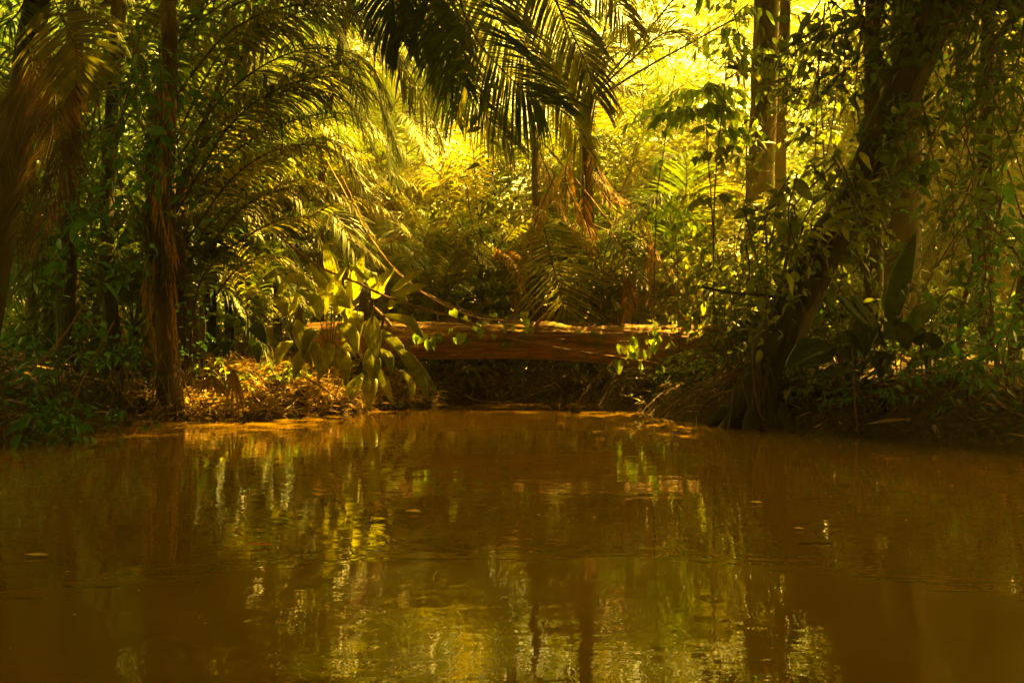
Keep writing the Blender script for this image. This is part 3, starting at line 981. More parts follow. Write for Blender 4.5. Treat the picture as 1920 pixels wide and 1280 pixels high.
pf(t_, [(60, -20, 9.8), (30, 30, 9.5), (-10, 60, 9.3), (-60, 120, 9.1)], M_palm, seed=454, **dict(K, L=.9, w=.03))
pf(t_, [(70, 60, 9.8), (100, 120, 9.6), (95, 260, 9.4), (30, 440, 9.2)], M_brownfr, name='dead_frond', seed=455, n=70, L=1.0, w=.018, ang=48, grav=.35, vee=0, up=(0, -1, .1), segs=3, t0=.1, tip=.6)
pf(t_, [(40, 60, 9.8), (60, 120, 9.7), (20, 240, 9.6), (-30, 400, 9.4)], M_brownfr, name='dead_frond', seed=456, n=60, L=1.0, w=.02, ang=45, grav=.5, vee=0, up=(0, -1, .1), segs=3, t0=.1, tip=.6)
pf(t_, [(90, 80, 10), (110, 160, 9.9), (110, 300, 9.8), (60, 480, 9.7)], M_brownfr, name='dead_frond', seed=457, n=60, L=.9, w=.02, ang=40, grav=.6, vee=0, up=(0, -1, .1), segs=3, t0=.1, tip=.6)

# the big fronds hanging into the top centre
b = on_ground(600, 18.5)
t_ = thing('overhanging_palm', 'palm whose big dark fronds hang into the top centre', 'palm', b)
mb = MB()
tube(mb, curve([b, P(610, 250, 18), P(700, -120, 15.5), P(860, -300, 13.5)], 18), [.10, .09, .08, .08], 8, 2, .1, 8)
obj('trunk', mb.mesh('trunk', True), M_barkdk, t_)
K = dict(n=96, w=.042, segs=5, grav=.3, vee=.0, rr=.024, t0=.12, tip=.55, rag=.08)
pf(t_, [(860, -300, 13.5), (850, -90, 12.2), (880, 50, 11.8), (960, 150, 11.6), (1010, 190, 11.5)], M_palm, seed=461, up=(.0, -.85, .5), L=1.6, ang=78, **K)
pf(t_, [(860, -300, 13.5), (760, -120, 12.4), (735, -10, 12.0), (752, 70, 11.9)], M_palm, seed=462, up=(0, -.8, .55), L=1.25, ang=55, **K)
pf(t_, [(860, -300, 13.5), (980, -110, 12.8), (1040, 0, 12.6), (1095, 110, 12.4), (1120, 190, 12.3)], M_palmlit, seed=463, up=(-.2, -.8, .5), L=1.15, ang=60, **K)
pf(t_, [(860, -300, 13.5), (800, -60, 13), (830, 60, 12.8), (860, 150, 12.7)], M_palm, seed=464, up=(-.3, -.8, .5), L=1.2, ang=50, **K)
for k, (c, m, l) in enumerate([([(860, -300, 14.5), (900, -60, 14.2), (950, 60, 14), (1040, 170, 13.8), (1090, 270, 13.7)], M_palmsun, 1.3),
                               ([(860, -300, 14.5), (840, -40, 14.4), (850, 90, 14.2), (900, 200, 14), (960, 270, 13.9)], M_palmlit, 1.2),
                               ([(860, -300, 14.8), (780, -80, 14.6), (790, 20, 14.4), (830, 130, 14.3), (850, 220, 14.2)], M_palm, 1.2),
                               ([(860, -300, 14.5), (1010, -160, 14.2), (1110, -60, 14), (1190, 60, 13.8)], M_palmsun, 1.2)]):
    pf(t_, c, m, seed=640 + k, up=(-.2, -.8, .5), L=l, ang=58, n=84, w=.045, segs=4, grav=.45, vee=0, rr=.022, t0=.2, tip=.5)
pf(t_, [(860, -300, 13.5), (960, -200, 12.8), (1100, -120, 12.6), (1210, -20, 12.4)], M_palm, seed=465, L=1.3, ang=60, **dict(K, grav=.6))

# centre palms standing in the light
for nm, lab, px, d, ytop, rad_, seed in (('slim_palm', 'slim backlit palm trunk left of its thicker twin behind the log', 1005, 21, 235, .12, 470),
                                         ('backlit_palm', 'thicker backlit palm with hanging orange dead fronds behind the log', 1100, 20, 190, .19, 480)):
    b = on_ground(px, d)
    top = P(px - 4, ytop, d)
    t_ = thing(nm, lab, 'palm', b)
    mb = MB()
    tube(mb, curve([b, (b + top) / 2 + [.05, 0, 0], top], 16), [rad_ * 1.5, rad_, rad_ * .8], 10, 2, .3, seed)
    obj('trunk', mb.mesh('trunk', True), M_palmbark, t_)
    g = R(seed)
    for k in range(5 if seed == 470 else 6):
        o = bpy.data.objects.new('frond', (GFL + GF)[g.randint(7)]); o.parent = t_
        m = Matrix.Rotation(k * .55 - .5 + g.randn() * .2, 4, 'Z') @ Matrix.Rotation(g.uniform(-.8, -.1), 4, 'Y') @ Matrix.Scale(g.uniform(.85, 1.15), 4)
        m.translation = Vector((top - b).tolist()); o.matrix_local = m; COL.objects.link(o)
    if seed == 480:
        K = dict(n=56, w=.034, segs=3, vee=0, rr=.022, rag=.15)
        for k, c in enumerate([[(1105, 240, 18.6), (1125, 330, 18.2), (1190, 400, 17.9), (1235, 520, 17.7)],
                               [(1110, 330, 18.5), (1150, 390, 18.1), (1200, 430, 17.8), (1270, 560, 17.6)],
                               [(1095, 330, 18.4), (1100, 420, 18), (1150, 510, 17.7), (1290, 602, 17.4)],
                               [(1040, 330, 18.4), (1010, 400, 18.1), (985, 480, 17.9), (962, 606, 17.7)],
                               [(1110, 420, 18.2), (1160, 450, 18), (1180, 530, 17.8), (1170, 610, 17.6)],
                               [(1090, 250, 18.6), (1060, 330, 18.3), (1100, 430, 18), (1120, 520, 17.9)],
                               [(1180, 440, 18.3), (1230, 470, 18), (1290, 540, 17.7), (1340, 610, 17.4)],
                               [(1000, 250, 19), (1030, 330, 18.6), (1070, 420, 18.4), (1130, 480, 18.2)],
                               [(1120, 380, 18.3), (1180, 380, 18), (1220, 450, 17.8), (1215, 560, 17.7)]]):
            pf(t_, c, M_deadfr, name='dead_frond', seed=482 + k, L=.8, ang=42, grav=.6, **K)
        pf(t_, [(1015, 405, 18), (1030, 470, 17.6), (1048, 540, 17.4), (1066, 615, 17.3)], M_palmsun, seed=495, up=(.05, -1, .25), L=1.5, ang=86, n=40, w=.05, segs=4,
           grav=.12, vee=0, t0=.1, tip=.7, rr=.024, label='green frond hanging straight down like a comb')
        pf(t_, [(1090, 440, 18.2), (1000, 395, 18), (900, 420, 17.8), (850, 470, 17.7)], M_palmsun, seed=496, L=.75, n=56, w=.036, grav=.4)
        pf(t_, [(1130, 600, 18), (1040, 565, 17.8), (930, 560, 17.7), (850, 600, 17.6)], M_palmsun, seed=497, L=.5, n=56, w=.03, grav=.4)
        pf(t_, [(960, 520, 18.6), (900, 450, 18.4), (840, 440, 18.2), (780, 490, 18.1)], M_palmlit, seed=498, L=.7, n=50, w=.036, grav=.4)
        for k, (ex, ey) in enumerate([(1180, -140), (1330, -60), (1000, -100), (1440, 20), (1260, 60)]):
            pf(t_, [(1098, 195, 20), ((1098 + ex) / 2 + 5, (195 + ey) / 2 - 15, 19.6), (ex, ey, 19), (ex + (ex - 1098) * .5, ey + 60, 18.6)], M_palmlit, seed=500 + k, L=1.3, n=50, w=.05, t0=.3, ang=50, grav=.3, rr=.035)

# big fronds sweeping through the light behind the log
b = on_ground(905, 18.9)
t_ = thing('sweeping_palm', 'palm with wide golden fronds sweeping both ways just behind the log middle', 'palm', b)
c0 = (905, 500, 18.8)
for k, (mx_, my_, ex, ey, m, l) in enumerate([(860, 330, 760, 400, M_palmlit, .9), (880, 250, 830, 230, M_palmsun, .8), (990, 420, 1090, 500, M_palmlit, .8),
                                            (830, 420, 750, 520, M_palmsun, .75), (860, 480, 800, 570, M_palmlit, .6), (950, 480, 1000, 580, M_deadfr, .6),
                                            (800, 330, 700, 350, M_palmlit, .9)]):
    pf(t_, [c0, ((c0[0] + mx_) / 2, (c0[1] + my_) / 2 - 10, 18.6), (mx_, my_, 18.4), (ex, ey, 18.0)], m, seed=1600 + k, L=l, n=64, w=.036, segs=4, grav=.5, vee=.05, rr=.02, t0=.3)
# low ferny palm by the left bank
b = on_ground(470, 15.6)
t_ = thing('low_feathery_palm', 'low feathery palm among the shade plants left of the broad-leaved plant', 'palm', b)
for k, c in enumerate([[(470, 640), (440, 540), (410, 500), (380, 520)], [(470, 640), (480, 550), (500, 505), (545, 525)], [(470, 640), (520, 590), (540, 560), (600, 590)],
                       [(470, 640), (430, 600), (400, 590), (360, 620)], [(470, 640), (455, 500), (430, 450), (400, 440)], [(470, 640), (500, 500), (540, 450), (580, 470)]]):
    pf(t_, [(x, y, 15.6 - .3 * i) for i, (x, y) in enumerate(c)], M_palm if k % 2 else M_palmlit, seed=510 + k, n=30, L=.38, w=.035, grav=.3, rr=.01)

# little fronds against the dark bank beneath the log
for k, (px, py, d, dx) in enumerate([(930, 700, 17.9, -90), (985, 690, 18.0, -30), (1040, 690, 17.8, 60), (1190, 745, 15.9, 130), (1150, 720, 16.3, 120), (860, 700, 17.6, 60), (820, 690, 17.4, -60), (1110, 700, 17.7, 90)]):
    base = P(px, py, d)
    t_ = thing('small_palm', ['small palm seedling drooping against the bank below the log, just left of the creek middle',
                              'small palm seedling with narrow upright fan in the dark below the log centre',
                              'palm seedling spreading right in the dark below the log',
                              'low palm seedling at the right bank foot, fronds reaching over the water',
                              'palm seedling behind the right bank foot under the log end',
                              'palm seedling below the left part of the log leaning right',
                              'palm seedling below the left end of the log by the broad-leaved plant',
                              'palm seedling rooted below the log right of the middle'][k], 'palm', base)
    g = R(530 + k)
    for j in range(4):
        e = base + [dx / F * d * g.uniform(.3, 1.1) + g.randn() * .15, -.3 * g.rand(), -.10 - .22 * g.rand()]
        mb = MB()
        frond(mb, [base, (base + e) / 2 + [0, 0, .22], e], n=20, L=.4, w=.022, grav=.4, seed=k * 7 + j, rr=.007, ang=50)
        obj('frond', mb.mesh('frond'), M_palm if j % 2 else M_palmlit, t_)

# ------------------------------------------------------------------ broad-leaved plants
def blade(mb, pts, width, up, fold=.14, split=0, tint=.5, tipw=0.0, seed=0):
    """long pleated blade through pts"""
    g = R(seed)
    n = 12
    pts = [np.asarray(q, float) for q in pts]
    pts = pts[:-1] + [pts[-1] + (pts[-1] - pts[-2]) * .22]
    C = curve(pts, n)
    T = nz(np.gradient(C, axis=0))
    N_ = nz(np.asarray(up, float) - (T @ np.asarray(up, float))[:, None] * T)
    S = np.cross(T, N_)
    u = np.linspace(0, 1, n)
    w = width * .46 * np.interp(u, [0, .10, .35, .62, .85, 1], [.10, .5, 1, .9, .45, tipw])
    cols = np.linspace(-1, 1, 9)
    V = []
    for c in cols:
        plt = .07 * width * (1 if int(round((c + 1) * 4)) % 2 else -1)
        V.append(C + S * (w * c)[:, None] + N_ * ((fold * abs(c) * w + plt + g.randn() * .006) * (w > 0))[:, None] - N_ * (.25 * w * c * c)[:, None])
    V = np.stack(V, 1)
    i = np.arange(n - 1)[:, None] * 9; j = np.arange(8)[None]
    tn = np.tile(np.clip(tint + np.where(np.arange(8) % 2, .22, -.22), 0, 1), n - 1) + g.randn((n - 1) * 8) * .05
    mb.add(V.reshape(-1, 3), np.stack([i + j, i + j + 1, i + 10 + j, i + 9 + j], -1).reshape(-1, 4), None, np.clip(tn, 0, 1.2))


def broad_plant(name, label, basepx, d, leaves, mat, seed=0, cat='plant'):
    b = P(basepx[0], basepx[1], d)
    t_ = thing(name, label, cat, b)
    for k, (pts, wpx) in enumerate(leaves):
        dd = [d - .45 * (i / (len(pts) - 1)) + .12 * math.sin(k * 2.3) for i in range(len(pts))]
        w = [P(x, y, q) for (x, y), q in zip(pts, dd)]
        mb = MB()
        blade(mb, w, wpx * d / F, (.25 * math.sin(k), -.75, .65), tint=.2 + .6 * R(seed + k).rand(), seed=k)
        lf = obj('leaf', mb.mesh('leaf', True), mat, t_)
        mb = MB()
        tube(mb, curve([b, (b + w[0]) / 2 + [0, .03, .06], w[0]], 8), [.014, .010], 5)
        obj('petiole', mb.mesh('petiole', True), M_palmlit, lf, local=True)
    return t_


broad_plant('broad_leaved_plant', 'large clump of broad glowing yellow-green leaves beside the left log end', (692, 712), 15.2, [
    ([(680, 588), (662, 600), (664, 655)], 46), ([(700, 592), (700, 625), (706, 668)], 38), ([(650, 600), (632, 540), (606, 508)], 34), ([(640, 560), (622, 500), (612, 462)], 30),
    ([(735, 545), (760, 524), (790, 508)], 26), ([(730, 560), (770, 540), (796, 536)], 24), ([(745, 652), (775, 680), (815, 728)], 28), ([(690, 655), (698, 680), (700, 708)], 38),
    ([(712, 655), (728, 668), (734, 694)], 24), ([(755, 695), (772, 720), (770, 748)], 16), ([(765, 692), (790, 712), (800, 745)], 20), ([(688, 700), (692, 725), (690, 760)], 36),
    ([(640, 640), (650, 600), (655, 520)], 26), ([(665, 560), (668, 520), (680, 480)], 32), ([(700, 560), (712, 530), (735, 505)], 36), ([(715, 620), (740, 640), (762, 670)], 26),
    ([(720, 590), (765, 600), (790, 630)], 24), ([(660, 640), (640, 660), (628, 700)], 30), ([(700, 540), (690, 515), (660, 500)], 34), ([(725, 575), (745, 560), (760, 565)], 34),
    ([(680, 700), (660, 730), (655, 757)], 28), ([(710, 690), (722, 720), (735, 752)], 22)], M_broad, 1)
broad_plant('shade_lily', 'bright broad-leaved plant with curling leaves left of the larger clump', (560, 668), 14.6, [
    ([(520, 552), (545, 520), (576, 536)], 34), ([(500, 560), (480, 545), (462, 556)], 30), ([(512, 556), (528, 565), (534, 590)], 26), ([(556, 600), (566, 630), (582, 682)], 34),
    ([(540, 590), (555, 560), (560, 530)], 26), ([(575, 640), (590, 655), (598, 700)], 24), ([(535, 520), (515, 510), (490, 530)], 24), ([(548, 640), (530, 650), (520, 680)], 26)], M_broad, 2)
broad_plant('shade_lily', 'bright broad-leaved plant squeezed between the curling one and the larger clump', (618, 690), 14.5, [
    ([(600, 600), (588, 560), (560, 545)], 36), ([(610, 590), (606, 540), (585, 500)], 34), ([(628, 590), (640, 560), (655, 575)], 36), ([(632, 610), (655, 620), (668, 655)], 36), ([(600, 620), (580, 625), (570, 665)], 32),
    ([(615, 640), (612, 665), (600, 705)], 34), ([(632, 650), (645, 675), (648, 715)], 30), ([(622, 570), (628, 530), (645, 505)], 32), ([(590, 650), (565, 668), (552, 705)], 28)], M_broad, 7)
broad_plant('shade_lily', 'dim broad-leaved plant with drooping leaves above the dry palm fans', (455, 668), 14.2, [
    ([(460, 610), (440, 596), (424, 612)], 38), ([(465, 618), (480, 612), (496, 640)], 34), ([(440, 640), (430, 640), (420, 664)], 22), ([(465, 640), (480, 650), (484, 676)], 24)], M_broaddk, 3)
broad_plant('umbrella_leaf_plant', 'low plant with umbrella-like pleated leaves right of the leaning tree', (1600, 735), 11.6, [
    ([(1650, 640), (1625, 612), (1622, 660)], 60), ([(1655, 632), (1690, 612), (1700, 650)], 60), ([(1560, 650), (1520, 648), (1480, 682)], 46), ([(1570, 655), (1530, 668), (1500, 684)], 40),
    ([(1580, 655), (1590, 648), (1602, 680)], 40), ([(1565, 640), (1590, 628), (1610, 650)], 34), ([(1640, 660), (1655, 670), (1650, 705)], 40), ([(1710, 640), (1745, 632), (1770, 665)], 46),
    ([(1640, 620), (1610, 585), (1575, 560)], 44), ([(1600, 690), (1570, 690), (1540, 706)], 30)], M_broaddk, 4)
broad_plant('banana_plant', 'plant with one tall dark paddle-shaped leaf among the right trees', (1690, 760), 11.8, [
    ([(1672, 610), (1684, 540), (1712, 452)], 52), ([(1690, 660), (1720, 600), (1760, 560)], 40), ([(1660, 650), (1635, 600), (1600, 560)], 40), ([(1700, 690), (1745, 660), (1800, 660)], 36)], M_broaddk, 5)

# ------------------------------------------------------------------ trees with visible trunks
def trunkline(pts, d):
    return [P(x, y, d) for x, y in pts]


# leaning tree on the right bank
lt = trunkline([(1425, 815), (1440, 720), (1478, 600), (1530, 495), (1605, 380), (1665, 240), (1720, 110), (1790, -20), (1850, -160)], 12.2)
T_lean = tree('leaning_tree', 'dark thick tree leaning to the right over the right bank', lt, [.52, .42, .36, .34, .32, .31, .28, .26, .22], P(1850, -220, 12.6), (3.2, 3.0, 2.4), 60, 60, .22,
              M_dark, M_barkdk, 600, nobj=0, cr=.5, sides=20, rough=.22, tpl=T_O)
for k in range(34):
    g = R(620 + k)
    x0 = g.uniform(1365, 1500)
    p0 = P(x0, g.uniform(655, 735), 12.2 - .35)
    if k < 20:
        x1 = x0 - g.uniform(60, 170) if k < 14 else x0 + g.uniform(-30, 40)
        p1 = P(max(x1, 1225), 792 + g.uniform(-10, 8), 12.4 + .9 * (x1 < 1330) + g.rand() * .3)
    else:
        p1 = P(x0 + g.uniform(-25, 30), 806, 11.7)
    mb = MB()
    tube(mb, curve([p0 + g.randn(3) * .03, p0 * .5 + p1 * .5 + [g.randn() * .05, 0, .12], p1], 12), [.022, .016, .008], 5, 2, .1, k)
    obj('root', mb.mesh('root', True), M_root, T_lean)
for k in range(6):
    g = R(660 + k)
    p0 = P(1430, 740, 12.2)
    a = math.pi * (.9 + k * .22)
    p1 = p0 + [math.cos(a) * 1.3, math.sin(a) * 1.0, 0]
    p1[2] = float(ground_z(p1[0], p1[1])) - .05
    mb = MB()
    tube(mb, curve([p0 + [0, 0, .1], p0 * .5 + p1 * .5 + [0, 0, .05], p1], 10), [.24, .13, .05], 8, 2, .2, k)
    obj('buttress_root', mb.mesh('buttress_root', True), M_barkdk, T_lean)

TREES = [  # crowns, mostly above the view, are placed for the shade they cast
    ('mossy_tree', 'pale mossy trunk of a straight tree sunlit on its left side', [(1412, 640), (1428, 300), (1438, 0), (1445, -300)], 17, [.34, .29, .27, .25], (7.2, 14.5, 14.5), (3, 3, 2.0), 30, 80, M_barkpale),
    ('slender_tree', 'slender dark tree just right of the pale mossy trunk', [(1462, 640), (1464, 300), (1473, 0), (1476, -250)], 17.5, [.15, .13, .12, .10], (4.6, 14.5, 15.5), (2.2, 2, 1.5), 18, 70, M_bark),
    ('straight_tree', 'straight thin dark trunk crossing behind the leaning tree', [(1636, 720), (1638, 400), (1636, 100), (1638, -250)], 13.5, [.17, .15, .135, .11], (8.6, 13.2, 11.3), (3.4, 2.8, 2.4), 40, 90, M_bark),
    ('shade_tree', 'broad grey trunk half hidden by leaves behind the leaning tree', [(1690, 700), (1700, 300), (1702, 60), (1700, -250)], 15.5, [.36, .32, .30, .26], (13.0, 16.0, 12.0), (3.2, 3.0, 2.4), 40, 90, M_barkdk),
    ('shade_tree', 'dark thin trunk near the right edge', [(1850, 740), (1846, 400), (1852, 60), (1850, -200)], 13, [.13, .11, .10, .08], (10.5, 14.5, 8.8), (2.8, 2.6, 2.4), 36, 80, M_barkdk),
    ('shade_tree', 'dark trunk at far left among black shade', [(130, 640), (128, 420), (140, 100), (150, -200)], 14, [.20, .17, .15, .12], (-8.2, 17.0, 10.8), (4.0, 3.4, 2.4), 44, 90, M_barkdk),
    ('overarching_tree', 'dark slanting tree rising behind the arching palm fronds', [(395, 620), (400, 400), (455, 120), (560, -220)], 18.5, [.15, .13, .11, .09], (-4.5, 16.0, 14.6), (4.0, 3, 2.2), 44, 90, M_barkdk),  # crown added above the view to shade the left water
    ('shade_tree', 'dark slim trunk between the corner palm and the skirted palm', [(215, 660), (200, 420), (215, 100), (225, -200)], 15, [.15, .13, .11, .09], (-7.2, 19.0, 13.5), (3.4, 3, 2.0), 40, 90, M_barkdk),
]
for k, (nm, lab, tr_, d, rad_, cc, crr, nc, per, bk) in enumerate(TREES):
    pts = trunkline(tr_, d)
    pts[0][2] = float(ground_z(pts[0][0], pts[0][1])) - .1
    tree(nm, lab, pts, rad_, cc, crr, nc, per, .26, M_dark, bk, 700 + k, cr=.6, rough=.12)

# more forest trees standing behind, each a thing
FT = 'forest trees standing behind the creek'
g = R(15)
for k, (x, y, h) in enumerate([(-16, 20, 14), (-10.5, 27, 15), (-18, 30, 17), (-13, 35, 18), (-7.5, 38, 17), (4.5, 46, 16),
                               (11, 41, 15), (17, 37, 16), (14.5, 27, 14), (19, 24, 15), (21, 32, 18), (-21, 24, 16), (-15, 14, 12), (15.5, 14, 12)]):
    b = np.array([x, y, float(ground_z(x, y)) - .1])
    top = b + [g.randn() * .6, g.randn() * .6, h * .8]
    lab = ('forest tree in the dark background behind the left bank' if x < -3 else
           'hazy forest tree in the bright background behind the log' if x < 7 else 'forest tree in the leafy background behind the right bank')
    tree('forest_tree', place_label(np.clip(x / y * F + 960, 0, 1920), h, y, 'forest tree'), [b, (b + top) / 2 + g.randn(3) * .3, top], [.16, .12, .08], b + [0, 0, h * .66], (2.7, 2.7, h * .30), 42, 60, .27, M_far, M_bark, 740 + k,
         group=FT + (' at left' if x < -3 else ' at centre' if x < 7 else ' at right'), cr=.55, limbs=10, sides=8)

# ------------------------------------------------------------------ shrubs and saplings
def gz(px, d, dz=0):
    return on_ground(px, d, dz)


SH = [
    # label, px, d, height, spread, nb, lpb, leafset, mat, size, nobj
    ('broad green shrub at the far left water edge', 40, 9.9, 1.35, .8, 13, 11, LS_green, M_green, .20, 110),
    ('green shrub with large oval leaves overhanging the left water', 150, 10.6, 1.25, .75, 12, 10, LS_green, M_green, .20, 110),
    ('dim green shrub standing behind the left bank shrubs', 110, 11.8, 1.7, .9, 13, 12, LS_green, M_green, .19, 130),
    ('low leafy shrub at the left water edge beside dead twigs', 235, 11.6, .75, .55, 10, 8, LS_green, M_green, .15, 75),
    ('dark shrub near the foot of the skirted palm', 225, 13.4, 1.5, .7, 11, 11, LS_green, M_green, .17, 110),
    ('small green sprig growing beside the skirted palm foot', 360, 14.4, 2.1, .4, 7, 9, LS_green, M_green, .16, 60),
    ('low yellow-green shrub on the litter bank', 425, 14.4, .75, .55, 9, 9, LS_bright, M_bright, .13, 75),
    ('small leafy plant at the foot of the large broad-leaved clump', 668, 15.4, .5, .25, 6, 6, LS_bright, M_bright, .12, 32),
    ('small plant at the water edge right of the litter bank', 740, 15.7, .3, .3, 6, 6, LS_bright, M_bright, .11, 32),
    ('dense sunlit shrub rising behind the right log end', 1340, 17.6, 3.3, 1.4, 44, 22, LS_leaf, M_leaf, .22, 90),
    ('golden shrub standing close in front of the pale mossy trunk', 1400, 15.2, 3.6, 1.2, 40, 20, LS_leaf, M_leaf, .22, 100),
    ('leafy shrub filling the bank between log end and leaning tree', 1385, 13.9, 1.7, .8, 26, 18, LS_leaf, M_leaf, .17, 150),
    ('dense golden shrub left of the leaning tree', 1430, 14.4, 3.5, 1.4, 46, 22, LS_leaf, M_leaf, .22, 150),
    ('leafy shrub spreading in front of the leaning trunk', 1530, 13.9, 3.3, 1.1, 34, 20, LS_leaf, M_leaf, .20, 120),
    ('feathery low shrub over the right end of the log', 1300, 14.9, .7, .6, 18, 14, LS_bright, M_bright, .11, 150),
    ('low green shrub at the foot of the leaning tree', 1370, 13.4, 1.25, .7, 14, 12, LS_leaf, M_leaf, .13, 150),
    ('low shrub on the dark bank just right of the leaning tree foot', 1520, 11.6, .8, .7, 16, 12, LS_leaf, M_leaf, .14, 100),
    ('low shrub at the dark water edge below the umbrella-leaved plant', 1640, 10.9, .7, .7, 14, 11, LS_green, M_green, .15, 90),
    ('low leafy plant on the dark bank left of the corner shrub', 1780, 10.4, .8, .7, 14, 11, LS_green, M_green, .16, 90),
    ('arching shrub overhanging the right bank behind the aerial root', 1590, 12.2, 1.3, .8, 18, 13, LS_leaf, M_leaf, .16, 100),
    ('yellow-green shrub spilling from the litter bank beside the dry fans', 520, 14.6, .6, .6, 14, 10, LS_bright, M_bright, .14, 70),
    ('leafy shrub in the shade right of the leaning tree', 1580, 12.9, 1.5, .8, 14, 11, LS_dark, M_dark, .16, 140),
    ('dark leafy shrub under the paddle-shaped leaf', 1740, 11.5, 1.6, .8, 14, 11, LS_dark, M_dark, .17, 140),
    ('big-leaved green shrub at the right edge', 1880, 10.2, 1.7, .8, 14, 11, LS_green, M_green, .20, 140),
    ('dark shrub at the lower right corner of the bank', 1900, 9.6, .9, .6, 10, 9, LS_dark, M_dark, .16, 80),
    ('sunlit shrub behind the umbrella-leaved plant', 1640, 16.5, 2.0, 1.2, 18, 14, LS_bright, M_bright, .16, 150),
    ('sunlit shrub in the gap left of the right edge trunk', 1790, 16.5, 2.2, 1.2, 18, 14, LS_bright, M_bright, .16, 150),
]
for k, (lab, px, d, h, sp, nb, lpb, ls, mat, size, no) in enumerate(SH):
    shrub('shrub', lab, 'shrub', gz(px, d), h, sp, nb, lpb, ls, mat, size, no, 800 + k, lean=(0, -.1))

# saplings (thin upright stem, leaves in tiers)
def sapling(label, pts, d, tiers, ls, mat, size, seed, r=.018, name='sapling'):
    g = R(seed)
    line = [P(x, y, d) for x, y in pts]
    line[0][2] = float(ground_z(line[0][0], line[0][1]))
    t_ = thing(name, label, 'sapling', line[0])
    mb = MB()
    C = curve(line, 24)
    tube(mb, C, [r, r * .8, r * .4], 6)
    Pp, D, S = [], [], []
    for (px, py, spx, n) in tiers:
        c = P(px, py, d)
        i0 = np.argmin(np.linalg.norm(C - c, axis=1))
        nb = max(3, n // 7)
        for b in range(nb):
            a = g.rand() * 6.283
            l = spx * d / F * g.uniform(.5, 1.1)
            e = c + [math.cos(a) * l, math.sin(a) * l * .8, g.uniform(-.3, .25) * l]
            br = curve([C[i0], (C[i0] + e) / 2 + [0, 0, .12 * l + .03], e], 8)
            tube(mb, br, [r * .45, r * .2], 4)
            m_ = n // nb
            u = np.linspace(.3, 1, m_)
            pp = np.stack([np.interp(u, np.linspace(0, 1, 8), br[:, q]) for q in range(3)], 1)
            td = nz(np.gradient(br, axis=0))[-1]
            sd_ = nz(np.cross(td, [0, 0, 1.0]))[None] * np.where(np.arange(m_) % 2, 1, -1)[:, None]
            Pp.append(pp); D.append(nz(sd_ * .8 + td * .7 + [0, 0, -.75])); S.append(size * (1 + .2 * g.randn(m_)))
    obj('stem', mb.mesh('stem', True), M_bark, t_)
    Pp, D, S = np.concatenate(Pp), np.concatenate(D), np.concatenate(S)
    leaf_objs(t_, 'leaf', ls, leaf_frames(D, g, .25), Pp, S)
    return t_


sapling('tall sapling with bright drooping leaves in the golden light', [(1345, 600), (1335, 400), (1325, 250), (1330, 150)], 15.2,
        [(1330, 180, 110, 70), (1290, 215, 90, 60), (1370, 200, 80, 50), (1250, 215, 70, 36), (1340, 260, 90, 40)], LS_bright, M_bright, .30, 900)
sapling('thin sapling with sparse pale leaf tufts left of the tall sapling', [(1225, 560), (1230, 400), (1245, 280), (1255, 200)], 15.6,
        [(1245, 215, 30, 16), (1245, 305, 36, 16), (1225, 250, 24, 8)], LS_bright, M_bright, .25, 901, .014)
sapling('young sapling with fresh green leaf tuft above the right log end', [(1275, 600), (1270, 500), (1262, 400)], 15.4,
        [(1258, 400, 55, 42), (1290, 420, 50, 28), (1248, 430, 44, 24), (1270, 460, 50, 24)], LS_bright, M_bright, .20, 902, .012)
sapling('dark sapling crossing the golden shrubs beside the pale trunk', [(1340, 620), (1338, 480), (1342, 330), (1360, 150)], 14.2,
        [(1370, 300, 60, 42), (1330, 370, 60, 40), (1400, 120, 70, 50)], LS_leaf, M_leaf, .2, 903, .02)
sapling('sapling with large backlit leaves right of the pale mossy trunk', [(1560, 640), (1550, 400), (1540, 200), (1530, 60)], 14.8,
        [(1540, 80, 90, 60), (1560, 170, 90, 60), (1530, 260, 80, 50), (1580, 330, 80, 50), (1500, 180, 60, 40)], LS_leaf, M_leaf, .22, 904, .02)
sapling('sapling with glowing leaves reaching the top edge left of the pale trunk', [(1390, 620), (1400, 300), (1390, 100), (1360, -40)], 16.4,
        [(1350, 30, 120, 60), (1310, 80, 110, 50), (1400, 100, 90, 50), (1370, -40, 120, 50)], LS_bright, M_bright, .26, 905, .02)

